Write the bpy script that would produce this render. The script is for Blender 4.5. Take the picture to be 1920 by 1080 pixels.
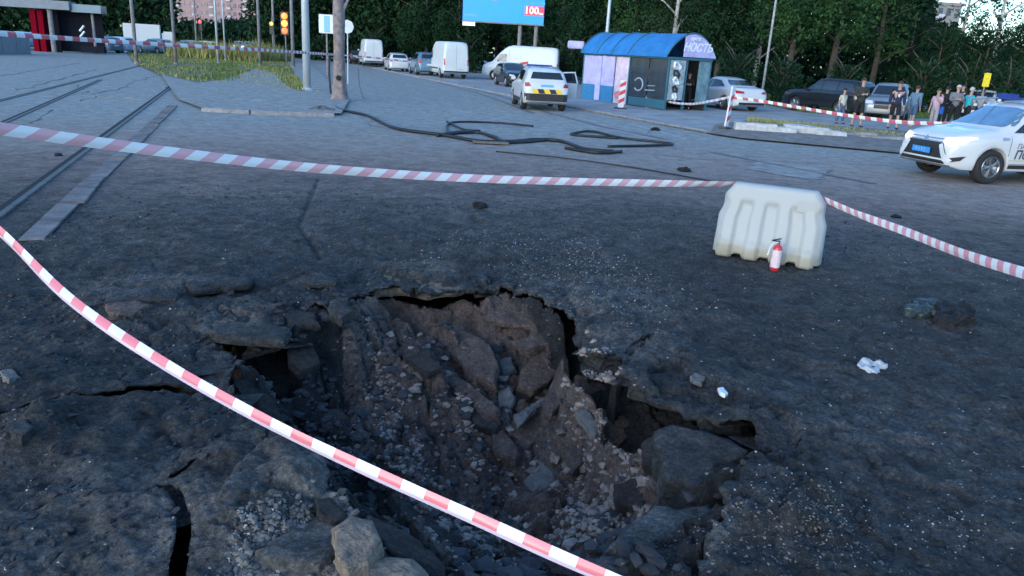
import bpy, bmesh, math, random
import numpy as np
from mathutils import Vector, Matrix, noise as mnoise
from mathutils.bvhtree import BVHTree
random.seed(7); RNG = np.random.default_rng(7)
for o in list(bpy.data.objects): bpy.data.objects.remove(o)
S = bpy.context.scene; C = S.collection
# ---------------- camera, world, light ----------------
F = 1400.0; PIT = math.radians(17.42); ROL = math.radians(3.3); H = 2.09
cd = bpy.data.cameras.new('camera'); cam = bpy.data.objects.new('camera', cd); C.objects.link(cam)
cd.sensor_width = 36; cd.lens = 36*F/1920; cd.clip_start = .05; cd.clip_end = 3000
RM = Matrix.Rotation(math.pi/2-PIT, 3, 'X') @ Matrix.Rotation(ROL, 3, 'Z')
cam.matrix_world = Matrix.Translation((0,0,H)) @ RM.to_4x4()
S.camera = cam
W = bpy.data.worlds.new('World'); S.world = W; W.use_nodes = True
nt = W.node_tree; nt.nodes.clear()
sky = nt.nodes.new('ShaderNodeTexSky'); sky.sky_type = 'NISHITA'; sky.sun_disc = False
SUN_EL, SUN_ROT = math.radians(12), math.radians(215)
sky.sun_elevation = SUN_EL; sky.sun_rotation = SUN_ROT; sky.air_density = 1.15; sky.dust_density = .9; sky.ozone_density = 5.0
bg = nt.nodes.new('ShaderNodeBackground'); bg.inputs[1].default_value = .15
wo = nt.nodes.new('ShaderNodeOutputWorld'); nt.links.new(sky.outputs[0], bg.inputs[0]); nt.links.new(bg.outputs[0], wo.inputs[0])
sl = bpy.data.lights.new('sun', 'SUN'); sl.energy = .5; sl.angle = math.radians(60); sl.color = (1, .97, .93)
so = bpy.data.objects.new('sun', sl); C.objects.link(so)
sd = Vector((math.sin(SUN_ROT)*math.cos(SUN_EL), math.cos(SUN_ROT)*math.cos(SUN_EL), math.sin(SUN_EL)))
so.rotation_euler = sd.to_track_quat('Z', 'Y').to_euler()
S.view_settings.view_transform = 'Standard'; S.view_settings.look = 'None'
S.view_settings.exposure = 1.72; S.view_settings.gamma = 1
# ---------------- helpers ----------------
def ray(px, py): return RM @ Vector(((px-960)/F, -(py-540)/F, -1))
def G(px, py, z=0):                       # photograph point -> place on the level z
    d = ray(px, py); t = (z-H)/d.z; return Vector((0,0,H)) + d*t
def PD(px, py, D): return Vector((0,0,H)) + ray(px, py)*D
def hyp(a, b): return math.hypot(a, b)
MATS = {}
def mat(name, col, rough=.7, metal=0, var=.15, scale=8, bump=.0, bscale=40, emis=None, es=0, alpha=None, spec=.5, col2=None, coat=0, trans=0):
    if name in MATS: return MATS[name]
    m = bpy.data.materials.new(name); m.use_nodes = True; n = m.node_tree; b = n.nodes['Principled BSDF']
    b.inputs['Roughness'].default_value = rough; b.inputs['Metallic'].default_value = metal
    b.inputs['Specular IOR Level'].default_value = spec; b.inputs['Coat Weight'].default_value = coat
    tc = n.nodes.new('ShaderNodeTexCoord'); no = n.nodes.new('ShaderNodeTexNoise'); no.inputs['Scale'].default_value = scale
    no.inputs['Detail'].default_value = 6; no.inputs['Roughness'].default_value = .65
    n.links.new(tc.outputs['Object'], no.inputs['Vector'])
    r = n.nodes.new('ShaderNodeValToRGB'); r.color_ramp.elements[0].position = .3; r.color_ramp.elements[1].position = .7
    c2 = col2 or tuple(min(1, c*(1+var)) for c in col[:3]); c1 = col if col2 else tuple(c*(1-var) for c in col[:3])
    r.color_ramp.elements[0].color = (*c1[:3], 1); r.color_ramp.elements[1].color = (*c2[:3], 1)
    n.links.new(no.outputs[0], r.inputs[0]); n.links.new(r.outputs[0], b.inputs['Base Color'])
    if bump:
        n2 = n.nodes.new('ShaderNodeTexNoise'); n2.inputs['Scale'].default_value = bscale; n2.inputs['Detail'].default_value = 8
        n.links.new(tc.outputs['Object'], n2.inputs['Vector'])
        bp = n.nodes.new('ShaderNodeBump'); bp.inputs['Strength'].default_value = bump; bp.inputs['Distance'].default_value = .02
        n.links.new(n2.outputs[0], bp.inputs['Height']); n.links.new(bp.outputs[0], b.inputs['Normal'])
    if emis: b.inputs['Emission Color'].default_value = (*emis, 1); b.inputs['Emission Strength'].default_value = es
    if alpha is not None: b.inputs['Alpha'].default_value = alpha
    if trans: b.inputs['Transmission Weight'].default_value = trans
    MATS[name] = m; return m
def link(name, me, m=None, parent=None, loc=None, rz=None):
    o = bpy.data.objects.new(name, me); C.objects.link(o)
    if m is not None and me is not None:
        me.materials.clear(); me.materials.append(m)
    if parent: o.parent = parent
    if loc is not None: o.location = loc
    if rz is not None: o.rotation_euler = (0,0,rz)
    return o
def tag(o, label=None, cat=None, group=None, kind=None):
    if label: o['label'] = label
    if cat: o['category'] = cat
    if group: o['group'] = group
    if kind: o['kind'] = kind
    return o
def empty(name, loc, label, cat, group=None, rz=0):
    o = bpy.data.objects.new(name, None); C.objects.link(o); o.location = loc; o.rotation_euler = (0,0,rz); o.empty_display_size = .1
    return tag(o, label, cat, group)
def me_from(vs, fs, smooth=False, name='m'):
    me = bpy.data.meshes.new(name); me.from_pydata([tuple(v) for v in vs], [], [tuple(f) for f in fs]); me.validate()
    if smooth: me.shade_smooth()
    me.update(); return me
class MB:
    def __init__(s): s.v = []; s.f = []
    def add(s, vs, fs):
        k = len(s.v); s.v += [tuple(v) for v in vs]; s.f += [tuple(i+k for i in f) for f in fs]; return s
    def box(s, c, d, rz=0, M=None):
        hx, hy, hz = d[0]/2, d[1]/2, d[2]/2
        vs = [Vector((x,y,z)) for x in (-hx,hx) for y in (-hy,hy) for z in (-hz,hz)]
        R = M if M is not None else Matrix.Rotation(rz, 3, 'Z')
        vs = [R @ v + Vector(c) for v in vs]
        return s.add(vs, [(0,1,3,2),(4,6,7,5),(0,4,5,1),(2,3,7,6),(0,2,6,4),(1,5,7,3)])
    def tube(s, pts, rad, n=8, cap=True):
        pts = [Vector(p) for p in pts]; rad = rad if hasattr(rad, '__len__') else [rad]*len(pts); k = len(s.v); up = None
        for i, p in enumerate(pts):
            t = (pts[min(i+1, len(pts)-1)]-pts[max(i-1, 0)]).normalized()
            if up is None: up = t.orthogonal().normalized()
            up = (up - t*up.dot(t)).normalized(); w = t.cross(up)
            for j in range(n):
                a = 2*math.pi*j/n; s.v.append(tuple(p+(up*math.cos(a)+w*math.sin(a))*rad[i]))
        for i in range(len(pts)-1):
            for j in range(n):
                s.f.append((k+i*n+j, k+i*n+(j+1)%n, k+(i+1)*n+(j+1)%n, k+(i+1)*n+j))
        if cap: s.f.append(tuple(k+j for j in range(n))[::-1]); s.f.append(tuple(k+(len(pts)-1)*n+j for j in range(n)))
        return s
    def lathe(s, prof, n=20, axis='Z', c=(0,0,0)):
        k = len(s.v)
        for r, z in prof:
            for j in range(n):
                a = 2*math.pi*j/n
                v = (r*math.cos(a), r*math.sin(a), z)
                if axis == 'Y': v = (v[0], v[2], v[1])
                s.v.append((v[0]+c[0], v[1]+c[1], v[2]+c[2]))
        for i in range(len(prof)-1):
            for j in range(n): s.f.append((k+i*n+j, k+i*n+(j+1)%n, k+(i+1)*n+(j+1)%n, k+(i+1)*n+j))
        return s
    def prism(s, poly, h, M=None):             # polygon in xy extruded by h in z, then transformed
        n = len(poly); M = M or Matrix.Identity(4)
        vs = [M @ Vector((p[0],p[1],0)) for p in poly] + [M @ Vector((p[0],p[1],h)) for p in poly]
        return s.add(vs, [tuple(range(n))[::-1], tuple(range(n,2*n))] + [(i,(i+1)%n,n+(i+1)%n,n+i) for i in range(n)])
    def me(s, smooth=False): return me_from(s.v, s.f, smooth)
    def obj(s, name, m, parent=None, smooth=False, loc=None, bevel=0):
        me = s.me(smooth)
        if bevel:
            bm = bmesh.new(); bm.from_mesh(me); bmesh.ops.bevel(bm, geom=bm.edges, offset=bevel, segments=2, affect='EDGES', clamp_overlap=True); bm.to_mesh(me); bm.free()
        return link(name, me, m, parent, loc)
def copy_tree(o, parent=None):
    c = o.copy(); C.objects.link(c)
    if parent: c.parent = parent
    for ch in list(o.children): copy_tree(ch, c)
    return c
# numpy value noise
_perm = RNG.random((256,256))
def vnoise(x, y):
    xi = np.floor(x).astype(int); yi = np.floor(y).astype(int); xf = x-xi; yf = y-yi
    u = xf*xf*(3-2*xf); v = yf*yf*(3-2*yf); g = lambda a, b: _perm[a & 255, b & 255]
    return (g(xi,yi)*(1-u)+g(xi+1,yi)*u)*(1-v)+(g(xi,yi+1)*(1-u)+g(xi+1,yi+1)*u)*v
def fbm(x, y, sc, octv=5, rough=.5, off=0):
    r = 0; a = 1; t = 0
    for i in range(octv):
        r = r+a*(vnoise(x*sc+off+i*17.3, y*sc+off*2+i*9.1)-.5); t += a; a *= rough; sc *= 2.03
    return r/t*2
def seg_dist(X, Y, poly, closed=False):
    D = np.full(X.shape, 1e9); n = len(poly)
    for i in range(n if closed else n-1):
        a = poly[i]; b = poly[(i+1) % n]; dx, dy = b[0]-a[0], b[1]-a[1]; L = dx*dx+dy*dy+1e-12
        t = np.clip(((X-a[0])*dx+(Y-a[1])*dy)/L, 0, 1); D = np.minimum(D, np.hypot(X-a[0]-t*dx, Y-a[1]-t*dy))
    return D
def inside(X, Y, poly):
    r = np.zeros(X.shape, bool); n = len(poly)
    for i in range(n):
        x1, y1 = poly[i][:2]; x2, y2 = poly[(i+1) % n][:2]
        c = ((y1 > Y) != (y2 > Y)) & (X < (x2-x1)*(Y-y1)/(y2-y1+1e-12)+x1); r ^= c
    return r
def gp(l): return [tuple(G(*p))[:2] for p in l]
def roughen(poly, amp, n=4):
    out = []
    for i in range(len(poly)):
        a = Vector(poly[i]); b = Vector(poly[(i+1) % len(poly)]); m = max(2, int((b-a).length/.035)); nn = (b-a).orthogonal().normalized()
        for k in range(m):
            p = a.lerp(b, k/m); q = amp*(mnoise.noise(Vector((p.x*6, p.y*6, 3)))+.7*mnoise.noise(Vector((p.x*21, p.y*21, 8)))+.35*mnoise.noise(Vector((p.x*55, p.y*55, 3)))); out.append(tuple(p+nn*q))
    return out
# ---------------- ground material ----------------
def ground_material(name, crater=False, stone=None):
    m = bpy.data.materials.new(name); m.use_nodes = True; n = m.node_tree; N = n.nodes; b = N['Principled BSDF']; L = n.links.new
    geo = N.new('ShaderNodeNewGeometry'); pos = geo.outputs['Position']
    def noise(sc, det=6, ro=.6, dist=0):
        t = N.new('ShaderNodeTexNoise'); t.inputs['Scale'].default_value = sc; t.inputs['Detail'].default_value = det; t.inputs['Roughness'].default_value = ro
        t.inputs['Distortion'].default_value = dist; L(pos, t.inputs['Vector']); return t.outputs[0]
    def math_(op, a, bb=None, c=None):
        t = N.new('ShaderNodeMath'); t.operation = op
        for i, v in enumerate((a, bb, c)):
            if v is None: continue
            if isinstance(v, (int, float)): t.inputs[i].default_value = v
            else: L(v, t.inputs[i])
        return t.outputs[0]
    def ramp(f, els):
        t = N.new('ShaderNodeValToRGB'); e = t.color_ramp.elements
        while len(e) < len(els): e.new(.5)
        for i, (p, c) in enumerate(els): e[i].position = p; e[i].color = (*c, 1) if len(c) == 3 else c
        L(f, t.inputs[0]); return t.outputs[0]
    def mix(f, a, c, mode='MIX'):
        t = N.new('ShaderNodeMix'); t.data_type = 'RGBA'; t.blend_type = mode
        if isinstance(f, (int, float)): t.inputs[0].default_value = f
        else: L(f, t.inputs[0])
        for i, v in ((6, a), (7, c)):
            if isinstance(v, tuple): t.inputs[i].default_value = (*v, 1)
            else: L(v, t.inputs[i])
        return t.outputs[2]
    sep = N.new('ShaderNodeSeparateXYZ'); L(pos, sep.inputs[0]); X, Y, Z = sep.outputs
    big = noise(.35, 5); med = noise(2.5, 8, .7); fine = noise(38, 5, .75); grit = noise(140, 3, .8)
    if not crater:
        # soot thrown out of the crater thins with distance; brown soil dust beyond it, then the plain asphalt
        dx = math_('MULTIPLY', math_('ADD', X, -.6), .52); dy = math_('MULTIPLY', math_('ADD', Y, -3.6), .8)
        r = math_('SQRT', math_('ADD', math_('MULTIPLY', dx, dx), math_('MULTIPLY', dy, dy)))
        r = math_('ADD', r, math_('MULTIPLY', math_('ADD', big, -.5), 5.5)); r = math_('ADD', r, math_('MULTIPLY', math_('ADD', med, -.5), 2.2))
        r = math_('DIVIDE', r, 24)
        k = ramp(r, [(0, (.058,.060,.060)), (.14, (.068,.069,.068)), (.23, (.125,.115,.108)), (.33, (.24,.185,.16)), (.44, (.32,.27,.235)), (.62, (.33,.335,.31))])
        col = mix(math_('MULTIPLY', med, .75), k, mix(1.0, k, (.5,.5,.5), 'MULTIPLY'))
        # pale worn patches of the carriageway
        pale = ramp(noise(1.1, 7, .75, .6), [(.56, (0,0,0)), (.72, (1,1,1))]); far = ramp(r, [(.5, (0,0,0)), (.7, (1,1,1))])
        col = mix(math_('MULTIPLY', math_('MULTIPLY', pale, far), .45), col, (.50,.50,.50))
        nearm = ramp(r, [(.2, (1,1,1)), (.4, (.50,.50,.50))])
        def blob(px, py, rad):
            c = G(px, py); ax_ = math_('ADD', X, -c.x); ay_ = math_('ADD', Y, -c.y); dd = math_('SQRT', math_('ADD', math_('MULTIPLY', ax_, ax_), math_('MULTIPLY', ay_, ay_)))
            return ramp(math_('ADD', math_('DIVIDE', dd, rad*2), math_('MULTIPLY', math_('ADD', med, -.5), .7)), [(.3, (1,1,1)), (.62, (0,0,0))])
        for bx_, by_, br_, bc_ in ((500,990,.62,(.155,.15,.14)),(1250,975,.35,(.14,.14,.135)),(1130,560,.75,(.12,.12,.115)),(1200,650,.4,(.12,.12,.118)),(1700,800,.9,(.085,.085,.084)),(250,980,.6,(.10,.10,.098)),(260,550,.5,(.12,.115,.11)),(800,505,.40,(.15,.13,.105)),(430,620,.35,(.11,.105,.10))):
            col = mix(math_('MULTIPLY', blob(bx_, by_, br_), .8), col, bc_)
        lum = ramp(fine, [(.3, (.25,.25,.25)), (.5, (.95,.95,.95)), (.70, (2.3,2.3,2.3))]); col = mix(math_('MULTIPLY', nearm, .8), col, lum, 'MULTIPLY')
        col = mix(nearm, col, ramp(noise(9, 6, .75), [(.3, (.5,.5,.52)), (.7, (1.5,1.5,1.48))]), 'MULTIPLY')
        col = mix(nearm, col, ramp(noise(3.1, 7, .8, .4), [(.36, (.42,.42,.42)), (.62, (1.6,1.6,1.6))]), 'MULTIPLY')
        sp = ramp(grit, [(.62, (0,0,0)), (.70, (1,1,1))]); spm = math_('MULTIPLY', sp, ramp(noise(1.6, 4), [(.4, (0,0,0)), (.62, (1,1,1))]))
        col = mix(math_('MULTIPLY', spm, .55), col, (.45,.45,.45))
        b.inputs['Roughness'].default_value = .82
    else:
        # brown-grey subsoil in the middle and far wall, black wet soil and soot on the near side
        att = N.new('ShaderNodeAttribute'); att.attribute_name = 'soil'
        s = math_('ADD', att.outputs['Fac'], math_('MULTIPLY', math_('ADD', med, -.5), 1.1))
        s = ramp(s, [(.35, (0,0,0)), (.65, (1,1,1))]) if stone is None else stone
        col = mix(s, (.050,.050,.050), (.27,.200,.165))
        col = mix(1.0, col, ramp(noise(7, 7, .75), [(.3, (.4,.4,.42)), (.7, (1.45,1.42,1.4))]), 'MULTIPLY')
        col = mix(.85, col, ramp(fine, [(.32, (.4,.4,.4)), (.55, (1,1,1)), (.72, (2.0,1.9,1.8))]), 'MULTIPLY')
        sp = ramp(grit, [(.64, (0,0,0)), (.74, (1,1,1))]); col = mix(math_('MULTIPLY', sp, .65 if stone is None else .3), col, (.36,.32,.29))
        b.inputs['Roughness'].default_value = .85
    b.inputs['Specular IOR Level'].default_value = .35
    L(col, b.inputs['Base Color'])
    h = math_('ADD', math_('MULTIPLY', noise(30, 8, .75), 1.0), math_('MULTIPLY', grit, .35))
    bp = N.new('ShaderNodeBump'); bp.inputs['Strength'].default_value = 1.0; bp.inputs['Distance'].default_value = .05 if not crater else .09
    if not crater: L(ramp(r, [(.22, (1,1,1)), (.42, (.10,.10,.10))]), bp.inputs['Strength'])
    L(h, bp.inputs['Height']); L(bp.outputs[0], b.inputs['Normal']); return m
MG = ground_material('sooty_asphalt'); MC = ground_material('crater_soil', True); MS1 = ground_material('brown_crater_stone', True, .9); MS2 = ground_material('dark_crater_stone', True, .16)
# ---------------- near ground: broken asphalt crust over an open crater ----------------
HOLE = gp([(392,630),(420,626),(470,637),(530,652),(556,600),(600,588),(640,600),(668,560),(700,548),(740,541),(770,549),(800,550),(840,548),(874,541),(900,548),(940,540),(985,548),(1030,572),
 (1078,600),(1086,622),(1076,640),(1096,668),(1128,682),(1165,668),(1164,708),(1185,735),(1230,760),(1275,772),(1320,795),(1345,808),(1405,812),(1424,848),(1398,856),(1392,905),(1345,915),(1362,960),(1335,1000),(1300,1050),
 (1310,1110),(1150,1160),(900,1150),(820,1085),(760,1040),(690,985),(640,958),(606,905),(560,862),(500,812),(452,760),(430,716),(460,690),(430,662)])
CR1 = gp([(292,925),(316,948),(334,976),(332,1020),(322,1050),(314,1120),(346,1120),(350,1060),(362,1020),(358,985),(344,954),(318,934)])
CR2 = gp([(318,914),(345,905),(368,886),(372,893),(350,912),(325,922)])
CR3 = gp([(1165,668),(1185,650),(1225,632),(1228,637),(1195,655),(1172,676)])
CR4 = gp([(0,782),(120,762),(235,752),(300,738),(400,728),(404,735),(300,748),(236,760),(125,768),(0,790)])
CR5 = gp([(1424,848),(1460,842),(1500,834),(1500,837),(1460,848),(1425,856)])
HOLES = [roughen(HOLE, .05)] + [roughen(c, .008) for c in (CR1, CR2, CR4)] + [CR3, CR5]
BUMPS = [(300,560,.5,.05),(420,520,.35,.07),(600,530,.3,.06),(760,512,.35,.04),(450,600,.45,.07),(250,600,.5,.07),(1120,620,.35,.05),(1250,700,.5,.07),(1380,780,.4,.05),
 (100,700,.6,.06),(250,790,.35,.05),(60,810,.2,.06),(480,880,.35,.08),(400,960,.4,.06),(200,950,.5,.03),(560,960,.3,.10),(1430,900,.35,.05),(1450,1000,.4,.07),(1500,760,.5,.03),(1350,590,.5,.04),
 (330,410,.6,.03),(700,440,.6,.05),(900,470,.5,.05),(20,720,.25,.06)]
BW = [(*G(a,b_)[:2], r, h) for a, b_, r, h in BUMPS]
def facets(X, Y, cell, tilt, off, ang=-.7, ax=(1, .55), jit=.85):
    c, s_ = math.cos(ang), math.sin(ang); U = (X*c-Y*s_)*ax[0]/cell+off; V_ = (X*s_+Y*c)*ax[1]/cell+off*1.7
    U = U+.35*fbm(X, Y, 3.5, 3, .6, off+4); V_ = V_+.35*fbm(X, Y, 3.5, 3, .6, off+9)
    iu, iv = np.floor(U).astype(int), np.floor(V_).astype(int); best = np.full(X.shape, 1e9); sec = best.copy(); z = np.zeros(X.shape)
    for du in (-1,0,1):
        for dv in (-1,0,1):
            a, b_ = iu+du, iv+dv; r1 = _perm[a & 255, b_ & 255]; r2 = _perm[(a+57) & 255, (b_+91) & 255]; r3 = _perm[(a+131) & 255, (b_+7) & 255]
            ex, ey = U-(a+.5+jit*(r1-.5)), V_-(b_+.5+jit*(r2-.5)); d = ex*ex+ey*ey; m = d < best
            sec = np.where(m, best, np.minimum(sec, d)); best = np.where(m, d, best)
            z = np.where(m, (ex*(r3-.5)*2+ey*(_perm[(a+17) & 255, (b_+33) & 255]-.5)*2)*tilt*cell+(r1-.5)*tilt*cell*.9, z)
    gap = np.sqrt(sec)-np.sqrt(best); return z-np.exp(-(gap/.09)**2)*tilt*cell*.5
def crust_z(X, Y):
    r = np.hypot((X-.3)*.8, (Y-4.6)); k = np.clip(1.25-r/6.5, .06, 1)
    z = fbm(X, Y, .8, 4)*.06*k + fbm(X, Y, 3.2, 5, .6, 5)*.06*k + fbm(X, Y, 12, 4, .65, 9)*.034*k
    z += (np.abs(fbm(X, Y, 2.2, 4, .55, 21))*-.07+.02)*np.clip(k-.3, 0, 1)
    near = np.exp(-(np.clip(seg_dist(X, Y, HOLE, True) if X.ndim else 0, 0, 9)/.75)**2)*np.where(Y > 0, 1, 1); z = z+facets(X, Y, .38, .16, 71, .3, (1,.7))*near+facets(X, Y, .17, .13, 90, -.4, (1,.8))*near*.7
    for bx, by, br, bh in BW: z = z + bh*np.exp(-((X-bx)**2+(Y-by)**2)/(br*br))*(1+.5*fbm(X, Y, 4, 3, .5, 31))
    for T in (gp([(0,785),(235,755),(400,730)]), gp([(600,330),(560,420),(600,480)]), gp([(1225,634),(1300,600),(1370,560)]), gp([(1424,850),(1500,835),(1620,800)])):
        z = z - .03*np.exp(-(seg_dist(X, Y, T)/.03)**2)
    edge = np.clip(np.minimum(np.minimum(X+7, 6.9-X), 12.4-Y)/.8, 0, 1)
    return z*edge
xs = np.arange(-7, 6.91, .0175); ys = [1.3]
while ys[-1] < 12.4: ys.append(ys[-1]+max(.012, .0045*ys[-1]))
ys[-1] = 12.4; ys = np.array(ys); NX, NY = len(xs), len(ys)
X, Y = np.meshgrid(xs, ys)
xc = (X[:-1,:-1]+X[1:,1:])/2; yc = (Y[:-1,:-1]+Y[1:,1:])/2
cut = np.zeros(xc.shape, bool)
for hpoly in HOLES: cut |= inside(xc, yc, hpoly)
# snap boundary vertices on to the broken edge
keep = ~cut
vk = np.zeros((NY, NX), int)
for a in (0,1):
    for b_ in (0,1): vk[a:NY-1+a, b_:NX-1+b_] += keep
boundary = (vk > 0) & (vk < 4); boundary[0,:] = boundary[-1,:] = False; boundary[:,0] = boundary[:,-1] = False
bi, bj = np.where(boundary)
allseg = []
for hp in HOLES:
    h_ = np.array(hp); allseg.append(np.concatenate([h_, np.roll(h_, -1, 0)], 1))
seg = np.concatenate(allseg)
for i, j in zip(bi, bj):
    x, y = X[i,j], Y[i,j]; d = seg[:,2:]-seg[:,:2]; t = np.clip(((x-seg[:,0])*d[:,0]+(y-seg[:,1])*d[:,1])/((d**2).sum(1)+1e-12), 0, 1)
    qx = seg[:,0]+t*d[:,0]; qy = seg[:,1]+t*d[:,1]; dd = np.hypot(qx-x, qy-y); k = dd.argmin()
    if dd[k] < .05: X[i,j], Y[i,j] = qx[k], qy[k]
Z = crust_z(X, Y)
idx = np.arange(NX*NY).reshape(NY, NX)
q = np.stack([idx[:-1,:-1], idx[:-1,1:], idx[1:,1:], idx[1:,:-1]], -1)[keep]
V = np.stack([X.ravel(), Y.ravel(), Z.ravel()], 1)
# broken edge: wall down through the asphalt and a ledge back under it
ec = {}
for f in q[np.isin(q, idx[boundary]).any(1)]:
    for a, b_ in ((f[0],f[1]),(f[1],f[2]),(f[2],f[3]),(f[3],f[0])):
        k = (min(a,b_), max(a,b_)); ec[k] = ec.get(k, 0)+1; ec[('d', *k)] = (a, b_)
bset = set(idx[boundary].tolist())
wall = [ec[('d', *k)] for k, c in list(ec.items()) if k[0] != 'd' and c == 1 and k[0] in bset and k[1] in bset]
hm = np.array(HOLE).mean(0); low = {}; vv = [V]; nv = len(V); extra = []
ndir = {}
for a, b_ in wall:                             # direction from the opening in under the crust
    e_ = V[b_][:2]-V[a][:2]; nn_ = np.array([-e_[1], e_[0]])
    for i in (a, b_): ndir[i] = ndir.get(i, 0)+nn_
def lowv(i):
    global nv
    if i not in low:
        p = V[i]; th = .034+.03*mnoise.noise(Vector((p[0]*5, p[1]*5, 1))); d = ndir[i]/(np.linalg.norm(ndir[i])+1e-9)
        j = .018*mnoise.noise(Vector((p[0]*30, p[1]*30, 5)))
        extra.append((p[0]+d[0]*(.012+j), p[1]+d[1]*(.012+j), p[2]-th*.5)); extra.append((p[0]+d[0]*(.045-j), p[1]+d[1]*(.045-j), p[2]-th)); extra.append((p[0]+d[0]*.3, p[1]+d[1]*.3, p[2]-th-.045))
        low[i] = (nv, nv+1, nv+2); nv += 3
    return low[i]
wf = []
for a, b_ in wall:
    la, lb = lowv(a), lowv(b_); wf += [(b_, a, la[0], lb[0]), (lb[0], la[0], la[1], lb[1]), (lb[1], la[1], la[2], lb[2])]
V = np.concatenate([V, np.array(extra)]); Q = np.concatenate([q, np.array(wf)])
me = bpy.data.meshes.new('crust'); me.vertices.add(len(V)); me.vertices.foreach_set('co', V.ravel().astype(np.float32))
me.loops.add(len(Q)*4); me.loops.foreach_set('vertex_index', Q.ravel().astype(np.int32)); me.polygons.add(len(Q)); me.polygons.foreach_set('loop_start', np.arange(0, len(Q)*4, 4, dtype=np.int32)); me.update(calc_edges=True); me.validate()
me.shade_smooth(); sm_ = np.ones(len(me.polygons), bool); sm_[-len(wf):] = False; me.polygons.foreach_set('use_smooth', sm_)
crust = tag(link('broken_asphalt', me, MG), kind='structure')
# crater bowl: thin-plate surface through measured points
CP = [(700,575,-.14),(760,600,-.2),(800,575,-.12),(860,620,-.3),(900,570,-.15),(960,600,-.28),(1040,610,-.32),(1000,570,-.18),(650,625,-.16),(600,620,-.12),(600,680,-.3),(560,650,-.2),(480,690,-.28),(520,780,-.4),(600,790,-.45),
 (700,700,-.38),(780,740,-.52),(860,720,-.52),(960,740,-.65),(1050,720,-.6),(1120,720,-.42),(1160,780,-.48),(1220,800,-.42),(700,850,-.58),(800,860,-.72),(900,880,-.84),(1000,880,-.86),(1100,870,-.74),(1180,880,-.55),
 (800,960,-.7),(900,980,-.8),(1000,990,-.72),(1100,970,-.6),(1200,940,-.42),(620,900,-.28),(650,960,-.2),(700,1000,-.22),(780,1050,-.22),(840,1030,-.42),(900,1070,-.5),(1050,1070,-.4),(1180,1040,-.25),(1250,960,-.22),(1320,930,-.14),
 (1330,1000,-.06),(1400,860,-.12),(1250,860,-.2),(1350,860,-.12),(1300,820,-.2),(1280,1060,-.08),(560,860,-.2),(500,820,-.18),(450,770,-.14),(440,720,-.16),(420,660,-.2),(460,655,-.22),(640,560,-.1),(560,600,-.1)]
PW = [tuple(G(*c)) for c in CP] + [(x, y, -.38) for x, y in ((-6,1),(-6,5),(-6,9),(6,1),(6,5),(6,9),(0,9.5),(0,1),(-3,9),(3,9),(-3.4,4),(-3.4,6),(3.5,4),(3.5,6),(-2.6,2.4),(2.6,2.6),(1,1.6),(-1,1.6),(-2,7.3),(2,7.6))]
A = np.array(PW); n_ = len(A)
def U_(r2): return np.where(r2 > 1e-12, .5*r2*np.log(r2+1e-20), 0)
K = U_(((A[:,None,:2]-A[None,:,:2])**2).sum(-1))+np.eye(n_)*.02; Pm = np.concatenate([np.ones((n_,1)), A[:,:2]], 1)
sol = np.linalg.solve(np.block([[K, Pm], [Pm.T, np.zeros((3,3))]]), np.concatenate([A[:,2], np.zeros(3)]))
TR = [(gp([(1085,628),(1105,668),(1150,690),(1180,722)]), .06, .14), (gp([(1180,725),(1235,757),(1300,780),(1360,808),(1418,836)]), .09, .32), (gp([(745,548),(800,554),(868,550)]), .10, .45),
      (gp([(395,632),(450,636),(520,652)]), .12, .25), (gp([(1190,850),(1245,905),(1330,925),(1390,905)]), .06, .3), (gp([(960,600),(1020,606),(1076,612)]), .12, .15), (gp([(430,700),(470,750),(540,800)]), .09, .2), (gp([(640,955),(665,975)]), .07, .3)]
def bowl_z(X, Y):
    sh = X.shape; x = X.ravel(); y = Y.ravel(); z = sol[n_]+sol[n_+1]*x+sol[n_+2]*y
    for i in range(n_): z = z+sol[i]*U_((x-A[i,0])**2+(y-A[i,1])**2)
    z = z.reshape(sh); ins = inside(X, Y, HOLE); dh = seg_dist(X, Y, HOLE, True)
    cz = crust_z(X, Y); tw = np.zeros(X.shape)
    for T, w, d in TR: tw = np.maximum(tw, np.exp(-(seg_dist(X, Y, T)/(w*1.9))**4))
    bl = np.clip(dh/.28, 0, 1); bl = bl*bl*(3-2*bl); bl = np.maximum(bl, tw)
    z = z+(facets(X, Y, .32, .50, 3)*.9+facets(X, Y, .13, .62, 40, .5, (1,.8))*.85)*np.clip(bl+.25, 0, 1)
    z = np.where(ins, (cz-.035)*(1-bl)+z*bl, np.minimum(z, cz-.07-np.clip(dh, 0, .4)*.9))
    for T, w, d in TR: z = z-d*np.exp(-(seg_dist(X, Y, T)/w)**2)
    z = z+fbm(X, Y, 1.7, 4, .5, 3)*.06+fbm(X, Y, 6, 5, .6, 13)*.04+fbm(X, Y, 22, 4, .65, 23)*.028
    z = z+(.02-np.abs(fbm(X*1.1+Y*.5, Y-X*.35, 3.0, 4, .6, 41))*.06)
    return z
xs2 = np.arange(-3.6, 3.2, .0145); ys2 = np.arange(1.5, 8.2, .0145); X2, Y2 = np.meshgrid(xs2, ys2); Z2 = bowl_z(X2, Y2)
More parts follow.
